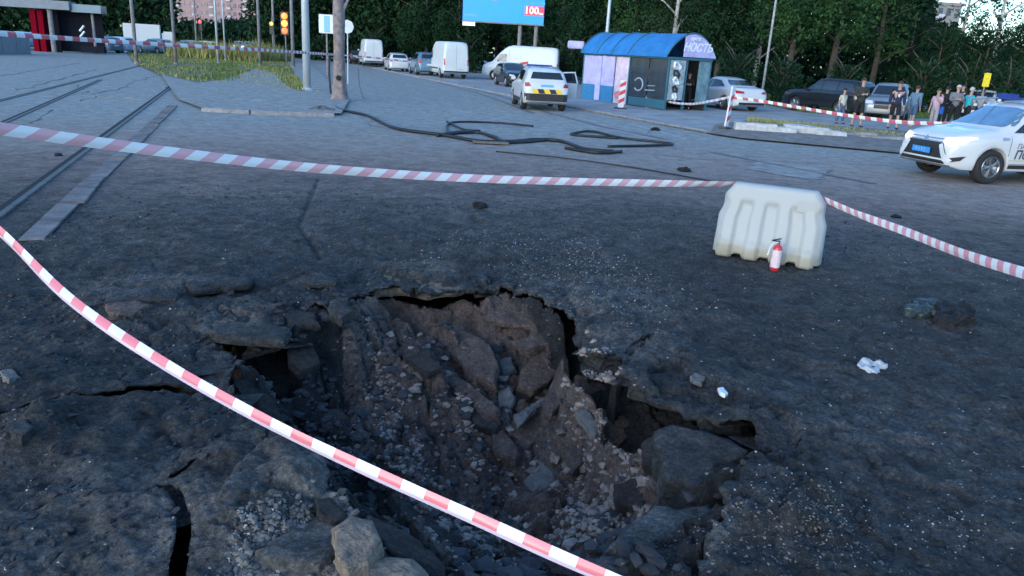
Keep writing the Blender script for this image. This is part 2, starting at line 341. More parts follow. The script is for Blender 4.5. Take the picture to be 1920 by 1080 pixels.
# soft pieces: lumps of clod in the soil (rounded steps)
def terr(Z): s = .055; k = np.floor(Z/s); f = Z/s-k; return (k+np.clip((f-.5)*2.2+.5, 0, 1))*s
mk = np.clip(fbm(X2, Y2, 1.3, 3, .5, 77)*3, 0, 1)[...]; Z2 = Z2*(1-mk*.7)+terr(Z2)*mk*.7
n2y, n2x = X2.shape; id2 = np.arange(n2x*n2y).reshape(n2y, n2x)
Q2 = np.stack([id2[:-1,:-1], id2[:-1,1:], id2[1:,1:], id2[1:,:-1]], -1).reshape(-1, 4)
V2 = np.stack([X2.ravel(), Y2.ravel(), Z2.ravel()], 1)
me = bpy.data.meshes.new('bowl'); me.vertices.add(len(V2)); me.vertices.foreach_set('co', V2.ravel().astype(np.float32))
me.loops.add(len(Q2)*4); me.loops.foreach_set('vertex_index', Q2.ravel().astype(np.int32)); me.polygons.add(len(Q2)); me.polygons.foreach_set('loop_start', np.arange(0, len(Q2)*4, 4, dtype=np.int32)); me.update(calc_edges=True)
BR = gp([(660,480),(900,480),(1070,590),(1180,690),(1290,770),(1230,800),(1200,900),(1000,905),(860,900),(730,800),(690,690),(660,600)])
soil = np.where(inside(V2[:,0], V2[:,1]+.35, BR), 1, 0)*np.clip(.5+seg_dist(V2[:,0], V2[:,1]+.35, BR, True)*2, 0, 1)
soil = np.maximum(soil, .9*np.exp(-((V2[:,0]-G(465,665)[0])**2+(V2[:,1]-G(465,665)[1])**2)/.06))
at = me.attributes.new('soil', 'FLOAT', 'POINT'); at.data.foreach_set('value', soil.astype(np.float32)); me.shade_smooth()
bowl = tag(link('crater', me, MC), kind='structure')
# surrounding ground sheet reaching the horizon, open where the near ground lies
def ring(r0, r1):
    (a,b_,c,d), (e,f,g,h) = r0, r1
    return [(e,f),(g,f),(g,h),(e,h)], [(a,b_),(c,b_),(c,d),(a,d)]
o_, i_ = ring((-7,1.3,6.9,12.4), (-900,-300,900,1500))
vs = [(*p, 0) for p in o_]+[(*p, 0) for p in i_]
tag(link('ground', me_from(vs, [(0,1,5,4),(1,2,6,5),(2,3,7,6),(3,0,4,7)]), MG), kind='structure')
# ---------------- height lookup for loose things ----------------
BV_C = BVHTree.FromPolygons([tuple(v) for v in V], [tuple(f) for f in Q]); BV_B = BVHTree.FromPolygons([tuple(v) for v in V2], [tuple(f) for f in Q2])
def drop(x, y):
    a = BV_C.ray_cast(Vector((x,y,2)), Vector((0,0,-1))); z1 = a[0].z if a[0] is not None else -9
    b_ = BV_B.ray_cast(Vector((x,y,2)), Vector((0,0,-1))); z2 = b_[0].z if b_[0] is not None else -9
    z = max(z1, z2); return (z if z > -8 else 0.0), (a[1] if z1 >= z2 and a[1] else (b_[1] or Vector((0,0,1))))
def hit(px, py):                               # first surface seen at a photograph point
    o = Vector((0,0,H)); d = ray(px, py).normalized(); best = None
    for t in (BV_C, BV_B):
        r = t.ray_cast(o, d)
        if r[0] is not None and (best is None or r[3] < best[3]): best = r
    return best[0] if best else G(px, py)
# ---------------- roads, kerbs, markings, verges ----------------
M_road = MG
M_kerb = mat('old_concrete', (.26,.26,.27), .9, var=.35, scale=6, bump=.5, bscale=30)
M_kerb2 = mat('pale_kerb_concrete', (.46,.48,.49), .85, var=.25, scale=5, bump=.5, bscale=25)
M_pave = mat('pavement_grey', (.30,.31,.31), .9, var=.3, scale=.9, bump=.4, bscale=30)
M_dirt = mat('kerbside_dirt', (.20,.18,.16), .95, var=.5, scale=3, bump=.6, bscale=20)
M_paint = mat('worn_road_paint', (.34,.36,.37), .8, var=.4, scale=9)
M_grass = mat('grass_blades', (.10,.16,.035), .8, var=.5, scale=.7, spec=.2)
M_grass2 = mat('grass_dry', (.30,.29,.10), .85, var=.4, scale=.7, spec=.2)
M_turf = mat('turf_soil', (.14,.15,.10), .95, var=.4, scale=2, bump=.6, bscale=20)
M_soot = mat('charred', (.007,.007,.008), .8, var=.5, scale=20, bump=.4, bscale=30)
def sheet(name, pts, m, z=.004, kind='structure', sub=0):
    vs = [(*G(*p)[:2], z) if len(p) == 2 else p for p in pts]
    return tag(link(name, me_from(vs, [tuple(range(len(vs)))]), m), kind=kind)
# carriageway running away up the street
RL = [(655,212),(640,150),(560,96)]                            # its left edge in the photograph
def gy(px, py): return G(px, py)
roadpts = [G(660,214), G(1700,300), G(1100,203), G(905,170), G(780,145), G(700,126)]
far = Vector((-62, 330, 0))
vs = [G(655,222), G(950,262), G(1330,300), (14.5,19.5,0), (9.5,28,0)] + [G(1330,252), G(1120,213), G(880,165), G(700,128)] + [(-45,300,0), (-62,300,0), G(560,100), G(640,150)]
tag(link('road', me_from([(v[0],v[1],.004) for v in vs], [tuple(range(len(vs)))]), M_road), kind='structure')
def kerb_line(name, pts, w=.16, h=.12, m=None, label=None, seglen=1.2, grp=None):
    pts = [Vector((p[0],p[1],0)) for p in pts]; k = 0
    root = empty(name, (pts[0].x, pts[0].y, 0), label, 'kerb')
    for a, b_ in zip(pts, pts[1:]):
        L = (b_-a).length; n = max(1, int(L/seglen)); an = math.atan2(b_.y-a.y, b_.x-a.x)
        if n > 60: n = 60
        for i in range(n):
            c = a.lerp(b_, (i+.5)/n)-pts[0]
            MB().box((c.x+random.uniform(-.015,.015), c.y+random.uniform(-.015,.015), h/2-.02+random.uniform(-.015,.01)), (L/n-.015, w, h), an+random.uniform(-.01,.01)).obj('kerbstone', m or M_kerb, root, bevel=.012)
    return root
# right-hand pavement behind the kerb, kiosk and parked cars stand on it
pv = [G(1330,252), G(1120,213), G(880,165), G(700,128), (-20,300,0), (120,300,0), (60,22,0), (15.5,23,0)]
tag(link('pavement', me_from([(v[0],v[1],.05) for v in pv], [tuple(range(len(pv)))]), M_pave), kind='structure')
kerb_line('kerb', [G(1330,250), G(1120,212), G(880,165), G(700,128)], label='long kerb between the carriageway and the kiosk pavement', h=.11, seglen=1.0)
kerb_line('kerb', [G(380,209), G(470,214), G(628,219)], w=.22, h=.13, label='broken low kerb across the end of the tram island', seglen=.8)
pi = [G(380,207), G(470,212), G(640,217), G(655,190), G(560,100), (-52,220,0), (-110,220,0), G(300,140), G(335,190)]
tag(link('traffic_island', me_from([(v[0],v[1],.07) for v in pi], [tuple(range(len(pi)))]), MG), kind='structure')
# worn paint dashes on the road
for i, (a, b_, c, d) in enumerate([(775,183,800,190),(840,205,880,212),(700,165,735,168),(868,178,900,184),(985,240,1030,247),(1085,222,1120,230),(1150,245,1230,262),(760,158,775,161),(900,230,930,238),(1180,232,1290,262)]):
    p, q_ = G(a,b_), G(c,d); t = (q_-p).normalized(); nn = Vector((-t.y,t.x,0))*.09
    tag(link('road_marking', me_from([(v.x,v.y,.0085) for v in (p-nn, q_-nn, q_+nn, p+nn)], [(0,1,2,3)]), M_paint), kind='structure')
M_patch = mat('old_asphalt_patch', (.27,.265,.25), .85, var=.4, scale=3, bump=.3, bscale=50); M_tmark = mat('tyre_mark', (.16,.16,.155), .75, var=.4, scale=5)
for pp in ([(870,222),(960,226),(985,240),(905,236)],[(1100,240),(1220,246),(1210,254),(1105,249)],[(1420,300),(1560,318),(1530,340),(1400,318)],[(700,225),(770,236),(750,246),(690,234)]):
    P = roughen(gp(pp), .12); tag(link('asphalt_patch', me_from([(x,y,.0105) for x,y in P], [tuple(range(len(P)))]), M_patch), kind='structure')
for ln in ([(1000,213),(940,190),(890,173),(820,155)],[(1035,215),(985,195),(930,178),(850,158)],[(1250,262),(1130,238),(1040,215)],[(1640,345),(1500,318),(1330,285)]):
    P = [G(*p) for p in ln]; vs, fs = [], []
    for k, p_ in enumerate(P):
        t = (P[min(k+1,len(P)-1)]-P[max(k-1,0)]).normalized(); nn = Vector((-t.y,t.x,0))*.10; vs += [(p_.x-nn.x,p_.y-nn.y,.0125),(p_.x+nn.x,p_.y+nn.y,.0125)]
        if k: fs.append((2*k-2,2*k-1,2*k+1,2*k))
    tag(link('tyre_mark', me_from(vs, fs), M_tmark), kind='structure')
# tram rails set in concrete slabs on the left
M_rail = mat('rail_steel', (.13,.125,.12), .6, .5, var=.4, scale=6)
M_slab = mat('track_slab_concrete', (.17,.155,.15), .9, var=.6, scale=2.5, bump=.5, bscale=30)
def rail(a, b_, label, strip=None):
    a = G(*a); b_ = G(*b_); t = (b_-a).normalized(); nn = Vector((-t.y,t.x,0)); r = empty('tram_rail', (a.x,a.y,0), label, 'rail', 'tram rails')
    L = b_-a
    MB().add([nn*s+L*u+Vector((0,0,z)) for u in (0,1) for s, z in ((-.045,0),(-.04,.022),(.03,.022),(.035,0))], [(0,1,5,4),(1,2,6,5),(2,3,7,6),(0,3,2,1),(4,5,6,7)]).obj('rail_head', M_rail, r)
    MB().add([nn*s+L*u+Vector((0,0,z)) for u in (0,1) for s, z in ((.035,.002),(.04,.014),(.12,.014),(.125,.002))], [(0,1,5,4),(1,2,6,5),(2,3,7,6),(0,3,2,1),(4,5,6,7)]).obj('groove_filler', M_soot, r)
rail((-60,450),(333,155), 'nearest tram rail crossing the left edge of the ground')
rail((-60,262),(190,150), 'tram rail on the far track left of the weeds')
rail((-60,205),(285,118), 'outermost tram rail near the grey wall')
p0, p1 = G(60,452), G(325,198); t = (p1-p0); u = t.normalized(); nn = Vector((-u.y,u.x,0))
tr = empty('track_slab_strip', (0,0,0), 'line of narrow concrete slabs beside the nearest tram rail', 'slabs')
for i in range(9):
    a = p0+t*(i/9); b_ = p0+t*((i+1)/9)-u*.05; w = .30+random.uniform(-.04,.03)
    j = [nn*random.uniform(-.03,.03) for _ in range(4)]; P = [a-nn*w*.5+j[0], b_-nn*w*.5+j[1], b_+nn*w*.5+j[2], a+nn*w*.5+j[3]]
    MB().prism([(v.x,v.y) for v in P], .022+random.uniform(-.008,.008)).obj('slab', M_slab, tr, bevel=.01)
cr = empty('paving_joint', (0,0,0), 'cracked joints between the big slabs of the tram crossing', 'joints')
for ln in [[(0,145),(60,133),(150,118)],[(25,172),(110,150),(180,130)],[(150,190),(240,158),(300,140)],[(170,178),(290,190)],[(305,172),(330,155)],[(370,170),(385,155)],[(130,150),(170,180)],[(60,232),(105,205)]]:
    P = [G(*p) for p in ln]; 
    Q_ = []
    for a, b_ in zip(P, P[1:]):
        for k in range(14): c = a.lerp(b_, k/14); w_ = .30*mnoise.noise(Vector((c.x*.8,c.y*.8,2))); Q_.append((c.x+w_, c.y+w_*.6, .0))
    MB().tube(Q_, [.006+.035*abs(mnoise.noise(Vector((q_[0]*2,q_[1]*2,6)))) for q_ in Q_], 5).obj('joint', M_dirt, cr)
# ---------------- vehicles ----------------
M_glass = mat('car_glass', (.015,.02,.025), .06, var=.1, spec=.9, coat=.5); M_tyre = mat('tyre_rubber', (.02,.02,.021), .85, var=.2, scale=30); M_rim = mat('alloy_rim', (.35,.36,.37), .3, .9, var=.1)
M_black = mat('black_plastic', (.02,.02,.022), .5, var=.2); M_chrome = mat('chrome', (.6,.62,.64), .18, .9, var=.05)
M_tail = mat('red_tail_lens', (.35,.012,.012), .25, var=.2); M_white = mat('white_car_paint', (.60,.63,.645), .28, var=.03, scale=2, coat=.6)
M_lamp = mat('lamp_lens', (.6,.62,.63), .15, var=.05, coat=.5); M_yellow = mat('yellow_reflective', (.85,.55,.03), .5, var=.1)
M_gap = mat('panel_gap', (.04,.04,.045), .8, var=.1)
def wheel_meshes(r, w):
    t = MB(); t.lathe([(r*.66,-w/2),(r*.93,-w/2),(r,-w*.32),(r,w*.32),(r*.93,w/2),(r*.66,w/2),(r*.62,0),(r*.66,-w/2)], 28, 'Y')
    k = MB(); k.lathe([(r*.66,w*.45),(r*.62,w*.5),(r*.58,w*.42),(r*.57,w*.1),(0.001,w*.1)], 24, 'Y')
    for i in range(5):
        a = 2*math.pi*i/5
        for s in (-.13, .13):
            c0, c1 = Vector((math.cos(a+s*.5),0,math.sin(a+s*.5))), Vector((math.cos(a+s),0,math.sin(a+s)))
            k.tube([c0*r*.1+Vector((0,w*.38,0)), c1*r*.6+Vector((0,w*.42,0))], [r*.06, r*.045], 6)
    k.lathe([(r*.16,w*.2),(r*.16,w*.46),(.001,w*.47)], 12, 'Y'); return t.me(True), k.me(False)
WM = {}
def car_body(P):
    L, Wd = P['L'], P['W']/2; xf = L/2
    wx = P['wx']; R = P['R']*1.14; xs = set(np.linspace(-xf+.02, xf-.02, 34).round(3).tolist())
    for w in wx:
        for a in np.linspace(0, math.pi, 13): xs.add(round(w+R*math.cos(a), 3))
        xs.add(round(w+R+.015,3)); xs.add(round(w-R-.015,3))
    for e in (0,.012,.035,.08): xs.add(round(xf-e,4)); xs.add(round(-xf+e,4))
    xs = sorted(x for x in xs if -xf <= x <= xf); ix = []
    for x in xs:
        if not ix or x-ix[-1] > .006: ix.append(x)
    xs = ix; z0 = P['z0']; V_, rows = [], []
    for x in xs:
        zt = np.interp(x, *zip(*P['top'])); zb_ = np.interp(x, *zip(*P['belt'])); zb_ = min(zb_, zt-.02)
        zl = np.interp(x, [-xf,-xf+.25,xf-.3,xf], [z0+.10,z0,z0,z0+P.get('nose',.06)])
        arch = zl
        for w in wx:
            if abs(x-w) < R: arch = max(arch, P['R']+math.sqrt(R*R-(x-w)**2)*.97)
        e = min(x+xf, xf-x); cf = P.get('cf',.55) if x > 0 else P.get('cr',.35); kk = max(0, 1-e/cf); wm = Wd*(1-P.get('taper',.16)*kk**2.2)-(.05*(max(0,1-e/.06))**2)
        wr = Wd*P.get('roof',.74)*(1-.12*kk); zm = z0+.55
        def yy(z): return wm*(1-.06*((z-zm)/.6)**2)
        row = [(0,zl),(wm-.30,zl),(wm-.28,arch),(yy(arch)-.025,arch),(yy(arch),arch+.02)]
        for t in (.3,.6,.85): z = arch+.02+(zb_-arch-.02)*t; row.append((yy(z),z))
        row.append((yy(zb_)-.012,zb_)); gh = zt-zb_
        k2 = min(1, gh/.35); yt = (yy(zb_)-.03)*(1-k2)*.93+wr*k2
        for t, s in ((.12,.02),(.5,.06),(.88,.0)):
            yb = yy(zb_)-.03; row.append((yb+(yt-yb)*t+s*.3*k2, zb_+gh*t*.97))
        row += [(yt*.90, zb_+gh*.985),(yt*.5, zt+.012*k2),(0, zt+.02*k2)]
        rows.append(row)
    M_ = len(rows[0]); full = []
    for x, row in zip(xs, rows):
        full.append([(x,y,z) for y, z in row]+[(x,-y,z) for y, z in reversed(row[1:-1])])
    n = len(full[0]); vs = [p for r in full for p in r]; fs = []
    for i in range(len(full)-1):
        for j in range(n): fs.append((i*n+j, (i+1)*n+j, (i+1)*n+(j+1)%n, i*n+(j+1)%n))
    for base, flip in ((0,False), ((len(full)-1)*n,True)):
        for j in range(M_-1):
            a = base+j; b_ = base+j+1; c = base+(n-j-1) % n if j+1 < M_-1 else base+M_-1; d = base+(n-j) % n if j > 0 else base
            f = [a,b_,c,d]; f2 = []; [f2.append(k) for k in f if k not in f2]
            if len(f2) > 2: fs.append(tuple(f2 if flip else f2[::-1]))
    me = me_from(vs, fs, True); bm = bmesh.new(); bm.from_mesh(me); bmesh.ops.recalc_face_normals(bm, faces=bm.faces); bm.to_mesh(me); bm.free(); me.shade_smooth()
    bv = BVHTree.FromPolygons([v.co[:] for v in me.vertices], [p.vertices[:] for p in me.polygons]); return me, bv
def decal(bv, poly, side, off=.005, grid=.07, thick=0):
    """2-D outline laid on to the body: side 'L','R' use (x,z); 'F','B' use (y,z); 'T' uses (x,y)"""
    bm = bmesh.new(); f = bm.faces.new([bm.verts.new((p[0],p[1],0)) for p in poly])
    xs = [p[0] for p in poly]; ys = [p[1] for p in poly]
    for k in range(int((max(xs)-min(xs))/grid)+1): bmesh.ops.bisect_plane(bm, geom=bm.verts[:]+bm.edges[:]+bm.faces[:], plane_co=(min(xs)+grid*(k+.37),0,0), plane_no=(1,0,0))
    for k in range(int((max(ys)-min(ys))/grid)+1): bmesh.ops.bisect_plane(bm, geom=bm.verts[:]+bm.edges[:]+bm.faces[:], plane_co=(0,min(ys)+grid*(k+.41),0), plane_no=(0,1,0))
    bmesh.ops.triangulate(bm, faces=bm.faces)
    for v in bm.verts: v.co = proj(bv, v.co.x, v.co.y, side, off)
    me = bpy.data.meshes.new('decal'); bm.to_mesh(me); bm.free(); me.shade_smooth(); return me
def proj(bv, a, b_, side, off):
    o, d = {'L': (Vector((a,3,b_)), Vector((0,-1,0))), 'R': (Vector((a,-3,b_)), Vector((0,1,0))), 'F': (Vector((6,a,b_)), Vector((-1,0,0))), 'B': (Vector((-6,a,b_)), Vector((1,0,0))), 'T': (Vector((a,b_,5)), Vector((0,0,-1)))}[side]
    r = bv.ray_cast(o, d)
    if r[0] is None or abs(r[0].dot(d)) > 90:
        r = bv.find_nearest(o+d*(3 if side in 'LRT' else 4)); return r[0]-d*off
    nrm = r[1] if r[1].dot(d) < 0 else -r[1]; return r[0]+nrm*off-d*off*.3
def text_mesh(txt, size, ext=0, shear=0, bold=0):
    cu = bpy.data.curves.new('t', 'FONT'); cu.body = txt; cu.size = size; cu.align_x = 'CENTER'; cu.align_y = 'CENTER'; cu.shear = shear; cu.resolution_u = 2; cu.offset = bold; cu.extrude = ext
    o = bpy.data.objects.new('t', cu); C.objects.link(o); bpy.context.view_layer.update(); me = bpy.data.meshes.new_from_object(o.evaluated_get(bpy.context.evaluated_depsgraph_get())); bpy.data.objects.remove(o); return me
def text_on(bv, txt, size, cx, cz, side, mirror, shear=0, bold=0, off=.008):
    me = text_mesh(txt, size, 0, shear, bold); bm = bmesh.new(); bm.from_mesh(me); s = -1 if mirror else 1
    for v in bm.verts: v.co = proj(bv, cx+s*v.co.x, cz+v.co.y, side, off)
    bm.to_mesh(me); bm.free(); return me
VEH = {}
def vehicle(kind, loc, heading, label, cat, paint, group=None, P=None):
    """ parts: body, windows, lamps, bumpers, plate, wheels (> rim) """
    if P is None: P = KINDS[kind]
    root = empty(P['name'], loc, label, cat, group, heading)
    if kind not in VEH: VEH[kind] = car_body(P)
    me0, bv = VEH[kind]; body = link('body', me0.copy(), paint, root)
    xf = P['L']/2
    for nm, side, poly, m in P['decals']:
        sides = ('L','R') if side == 'S' else (side,)
        for s in sides:
            pl = poly
            key = (kind, nm, s, tuple(pl[0]))
            if key not in VEH: VEH[key] = decal(bv, pl, s, .012 if 'light' in nm else .006)
            link(nm, VEH[key].copy(), m, root)
    R, w = P['R'], P.get('tw', .22)
    if R not in WM:
        t, k = wheel_meshes(R, w); t.materials.append(M_tyre); k.materials.append(M_rim); WM[R] = (t, k)
    for x in P['wx']:
        for s in (1,-1):
            wh = link('wheel', WM[R][0], None, root); wh.location = (x, s*(P['W']/2-w/2-.015), R)
            if s < 0: wh.rotation_euler = (0,0,math.pi)
            link('rim', WM[R][1], None, wh)
    for s in (1,-1):
        mx, mz = P['mirror']; MB().box((mx, s*(P['W']/2+.07), mz), (.11,.19,.14)).obj('wing_mirror', paint, root, bevel=.03)
    return root, bv, body
def gapl(x0, x1, z0, z1): return [(x0,z0),(x1,z0),(x1,z1),(x0,z1)]
def sym(p): return [(-x,z) for x, z in reversed(p)]
HL = [(.48,.80),(.80,.82),(.86,.93),(.55,.90)]
M_wsh = mat('windshield_sky_reflection', (.22,.38,.50), .12, .55, var=.25, scale=2.5, spec=.9)  # pale blue base colour paints the reflected sky into the windshield
KINDS = {}
KINDS['suv'] = dict(name='police_suv', L=4.65, W=1.82, wx=(1.38,-1.29), R=.355, z0=.27, roof=.70, cf=.75, taper=.22, mirror=(.62,1.13),
 top=[(-2.325,.72),(-2.26,1.0),(-2.12,1.28),(-1.93,1.56),(-1.5,1.62),(-.6,1.67),(0,1.66),(.35,1.60),(.8,1.36),(1.22,1.12),(1.75,1.06),(2.1,.98),(2.26,.90),(2.325,.72)],
 belt=[(-2.325,.68),(-2.2,.98),(-1.8,1.08),(0,1.04),(1.1,.98),(1.9,.90),(2.2,.82),(2.325,.62)], nose=.08,
 decals=[('side_window','S',[(.93,1.07),(.30,1.50),(.02,1.53),(.02,1.08)],M_glass),('side_window','S',[(-.05,1.08),(-.05,1.53),(-.85,1.51),(-.88,1.12)],M_glass),('side_window','S',[(-.98,1.14),(-.98,1.50),(-1.55,1.44),(-1.75,1.20)],M_glass),
  ('windshield','F',[(-.66,1.17),(.66,1.17),(.74,1.2),(.60,1.52),(.3,1.56),(-.3,1.56),(-.60,1.52),(-.74,1.2)],M_wsh),('rear_window','B',[(-.6,1.22),(.6,1.22),(.5,1.48),(-.5,1.48)],M_glass),
  ('grille','F',[(-.70,.47),(.70,.47),(.50,.79),(-.50,.79)],M_black),('lower_grille','F',[(-.66,.34),(.66,.34),(.60,.435),(-.60,.435)],M_black),
  ('panel_gap','S',gapl(1.02,1.03,.42,1.0),M_gap),('panel_gap','S',gapl(-.02,-.01,.42,1.05),M_gap),('panel_gap','S',gapl(-.93,-.92,.62,1.05),M_gap),('panel_gap','S',gapl(-.92,1.02,.42,.43),M_gap),
  ('door_handle','S',gapl(.12,.30,.93,.965),M_white),('door_handle','S',gapl(-.82,-.64,.95,.985),M_white),('sill_trim','S',gapl(-.90,.95,.33,.41),M_black),
  ('tail_light','B',[(.55,.86),(.84,.9),(.84,1.08),(.6,1.05)],M_tail),('tail_light','B',[(-.55,.86),(-.6,1.05),(-.84,1.08),(-.84,.9)],M_tail)])
KINDS['duster'] = dict(name='police_crossover', L=4.3, W=1.8, wx=(1.30,-1.33), R=.34, z0=.27, roof=.72, cf=.6, mirror=(.65,1.12),
 top=[(-2.15,.70),(-2.12,1.02),(-1.98,1.18),(-1.75,1.52),(-1.4,1.58),(-.2,1.62),(.3,1.56),(.7,1.34),(1.08,1.12),(1.7,1.04),(2.0,.95),(2.15,.72)],
 belt=[(-2.15,.68),(-2.0,1.0),(0,1.03),(1.0,.98),(1.9,.86),(2.15,.6)],
 decals=[('side_window','S',[(.82,1.07),(.25,1.46),(-.05,1.49),(-.05,1.08)],M_glass),('side_window','S',[(-.12,1.08),(-.12,1.49),(-.95,1.46),(-1.15,1.15),(-1.0,1.1)],M_glass),
  ('windshield','F',[(-.7,1.16),(.7,1.16),(.58,1.5),(-.58,1.5)],M_glass),('rear_window','B',[(-.64,1.20),(.64,1.20),(.54,1.45),(-.54,1.45)],M_glass),
  ('rear_bumper','B',[(-.84,.38),(.84,.38),(.86,.66),(-.86,.66)],M_black),('tail_light','B',[(.62,.92),(.84,.9),(.84,1.04),(.70,1.06)],M_tail),('tail_light','B',[(-.62,.92),(-.70,1.06),(-.84,1.04),(-.84,.9)],M_tail),
  ('yellow_patch','B',[(-.62,.67),(-.40,.67),(-.32,.83),(-.54,.83)],M_yellow),('yellow_patch','B',[(-.16,.67),(.06,.67),(.14,.83),(-.08,.83)],M_yellow),('yellow_patch','B',[(.30,.67),(.52,.67),(.60,.83),(.38,.83)],M_yellow),
  ('dark_patch','B',[(-.40,.67),(-.16,.67),(-.08,.83),(-.32,.83)],M_black),('dark_patch','B',[(.06,.67),(.30,.67),(.38,.83),(.14,.83)],M_black),('number_plate','B',gapl(-.25,.25,.91,1.0),mat('plate_blue',(.1,.4,.75),.4)),
  ('panel_gap','S',gapl(.95,.96,.45,1.0),M_gap),('panel_gap','S',gapl(-.09,-.08,.45,1.05),M_gap),('sill_trim','S',gapl(-.85,.85,.30,.42),M_black)])
KINDS['sedan'] = dict(name='sedan', L=4.6, W=1.8, wx=(1.35,-1.32), R=.32, z0=.2, roof=.68, cf=.6, mirror=(.6,1.0),
 top=[(-2.3,.62),(-2.27,.92),(-2.15,1.02),(-1.6,1.06),(-1.25,1.2),(-.85,1.38),(-.3,1.45),(.1,1.44),(.6,1.24),(1.02,1.02),(1.7,.92),(2.1,.82),(2.3,.6)],
 belt=[(-2.3,.58),(-2.1,.92),(0,.95),(1.0,.9),(1.9,.76),(2.3,.52)],
 decals=[('side_window','S',[(.80,.96),(.2,1.31),(-.1,1.34),(-.1,.97)],M_glass),('side_window','S',[(-.16,.97),(-.16,1.34),(-.7,1.30),(-1.2,1.04)],M_glass),
  ('windshield','F',[(-.68,1.06),(.68,1.06),(.54,1.36),(-.54,1.36)],M_glass),('rear_window','B',[(-.66,1.12),(.66,1.12),(.52,1.34),(-.52,1.34)],M_glass),
  ('tail_light','B',[(.45,.80),(.84,.78),(.84,.92),(.5,.88)],M_tail),('tail_light','B',[(-.45,.80),(-.5,.88),(-.84,.92),(-.84,.78)],M_tail),('number_plate','B',gapl(-.26,.26,.62,.73),M_lamp),
  ('headlight','F',[(.45,.66),(.8,.68),(.8,.78),(.5,.76)],M_lamp),('headlight','F',[(-.45,.66),(-.5,.76),(-.8,.78),(-.8,.68)],M_lamp),('grille','F',gapl(-.4,.4,.45,.66),M_black),('rear_valance','B',gapl(-.7,.7,.30,.40),M_black),
  ('panel_gap','S',gapl(.9,.91,.3,.92),M_gap),('panel_gap','S',gapl(-.13,-.12,.3,.94),M_gap)])
KINDS['hatch'] = dict(name='hatchback', L=4.2, W=1.76, wx=(1.25,-1.25), R=.32, z0=.22, roof=.72, cf=.6, mirror=(.55,1.03),
 top=[(-2.1,.64),(-2.05,.98),(-1.9,1.18),(-1.65,1.42),(-1.3,1.48),(-.2,1.52),(.2,1.48),(.65,1.26),(1.05,1.05),(1.7,.96),(1.98,.84),(2.1,.62)],
 belt=[(-2.1,.6),(-1.95,.98),(0,.98),(1.0,.92),(1.8,.8),(2.1,.54)],
 decals=[('side_window','S',[(.78,1.0),(.2,1.37),(-.08,1.40),(-.08,1.01)],M_glass),('side_window','S',[(-.14,1.01),(-.14,1.40),(-1.1,1.37),(-1.4,1.1)],M_glass),
  ('windshield','F',[(-.68,1.09),(.68,1.09),(.56,1.42),(-.56,1.42)],M_glass),('rear_window','B',[(-.6,1.12),(.6,1.12),(.52,1.38),(-.52,1.38)],M_glass),
  ('tail_light','B',[(.6,.82),(.82,.8),(.82,1.0),(.66,1.0)],M_tail),('tail_light','B',[(-.6,.82),(-.66,1.0),(-.82,1.0),(-.82,.8)],M_tail),('number_plate','B',gapl(-.26,.26,.66,.77),M_lamp),
  ('headlight','F',[(.45,.68),(.78,.7),(.78,.82),(.5,.80)],M_lamp),('headlight','F',[(-.45,.68),(-.5,.80),(-.78,.82),(-.78,.7)],M_lamp),('grille','F',gapl(-.4,.4,.45,.68),M_black)])
KINDS['bigsuv'] = dict(name='offroad_car', L=4.75, W=1.9, wx=(1.4,-1.35), R=.38, z0=.32, roof=.76, cf=.5, mirror=(.7,1.2),
 top=[(-2.37,.8),(-2.35,1.1),(-2.25,1.4),(-2.1,1.72),(-1.6,1.8),(-.2,1.82),(.2,1.76),(.62,1.45),(.9,1.2),(1.9,1.12),(2.2,1.0),(2.37,.8)],
 belt=[(-2.37,.78),(-2.25,1.1),(0,1.15),(.95,1.1),(2.0,1.0),(2.37,.7)],
 decals=[('side_window','S',[(.70,1.2),(.22,1.64),(-.1,1.66),(-.1,1.2)],M_glass),('side_window','S',[(-.17,1.2),(-.17,1.66),(-1.0,1.66),(-1.0,1.22)],M_glass),('side_window','S',[(-1.08,1.24),(-1.08,1.64),(-1.85,1.60),(-2.0,1.28)],M_glass),
  ('windshield','F',[(-.74,1.25),(.74,1.25),(.62,1.68),(-.62,1.68)],M_glass),('rear_window','B',[(-.64,1.25),(.64,1.25),(.56,1.62),(-.56,1.62)],M_glass),
  ('headlight','F',[(.5,.80),(.88,.82),(.88,.98),(.55,.96)],M_lamp),('headlight','F',[(-.5,.80),(-.55,.96),(-.88,.98),(-.88,.82)],M_lamp),('grille','F',gapl(-.45,.45,.6,.95),M_black),
  ('tail_light','B',gapl(.7,.88,.95,1.25),M_tail),('tail_light','B',gapl(-.88,-.7,.95,1.25),M_tail)])
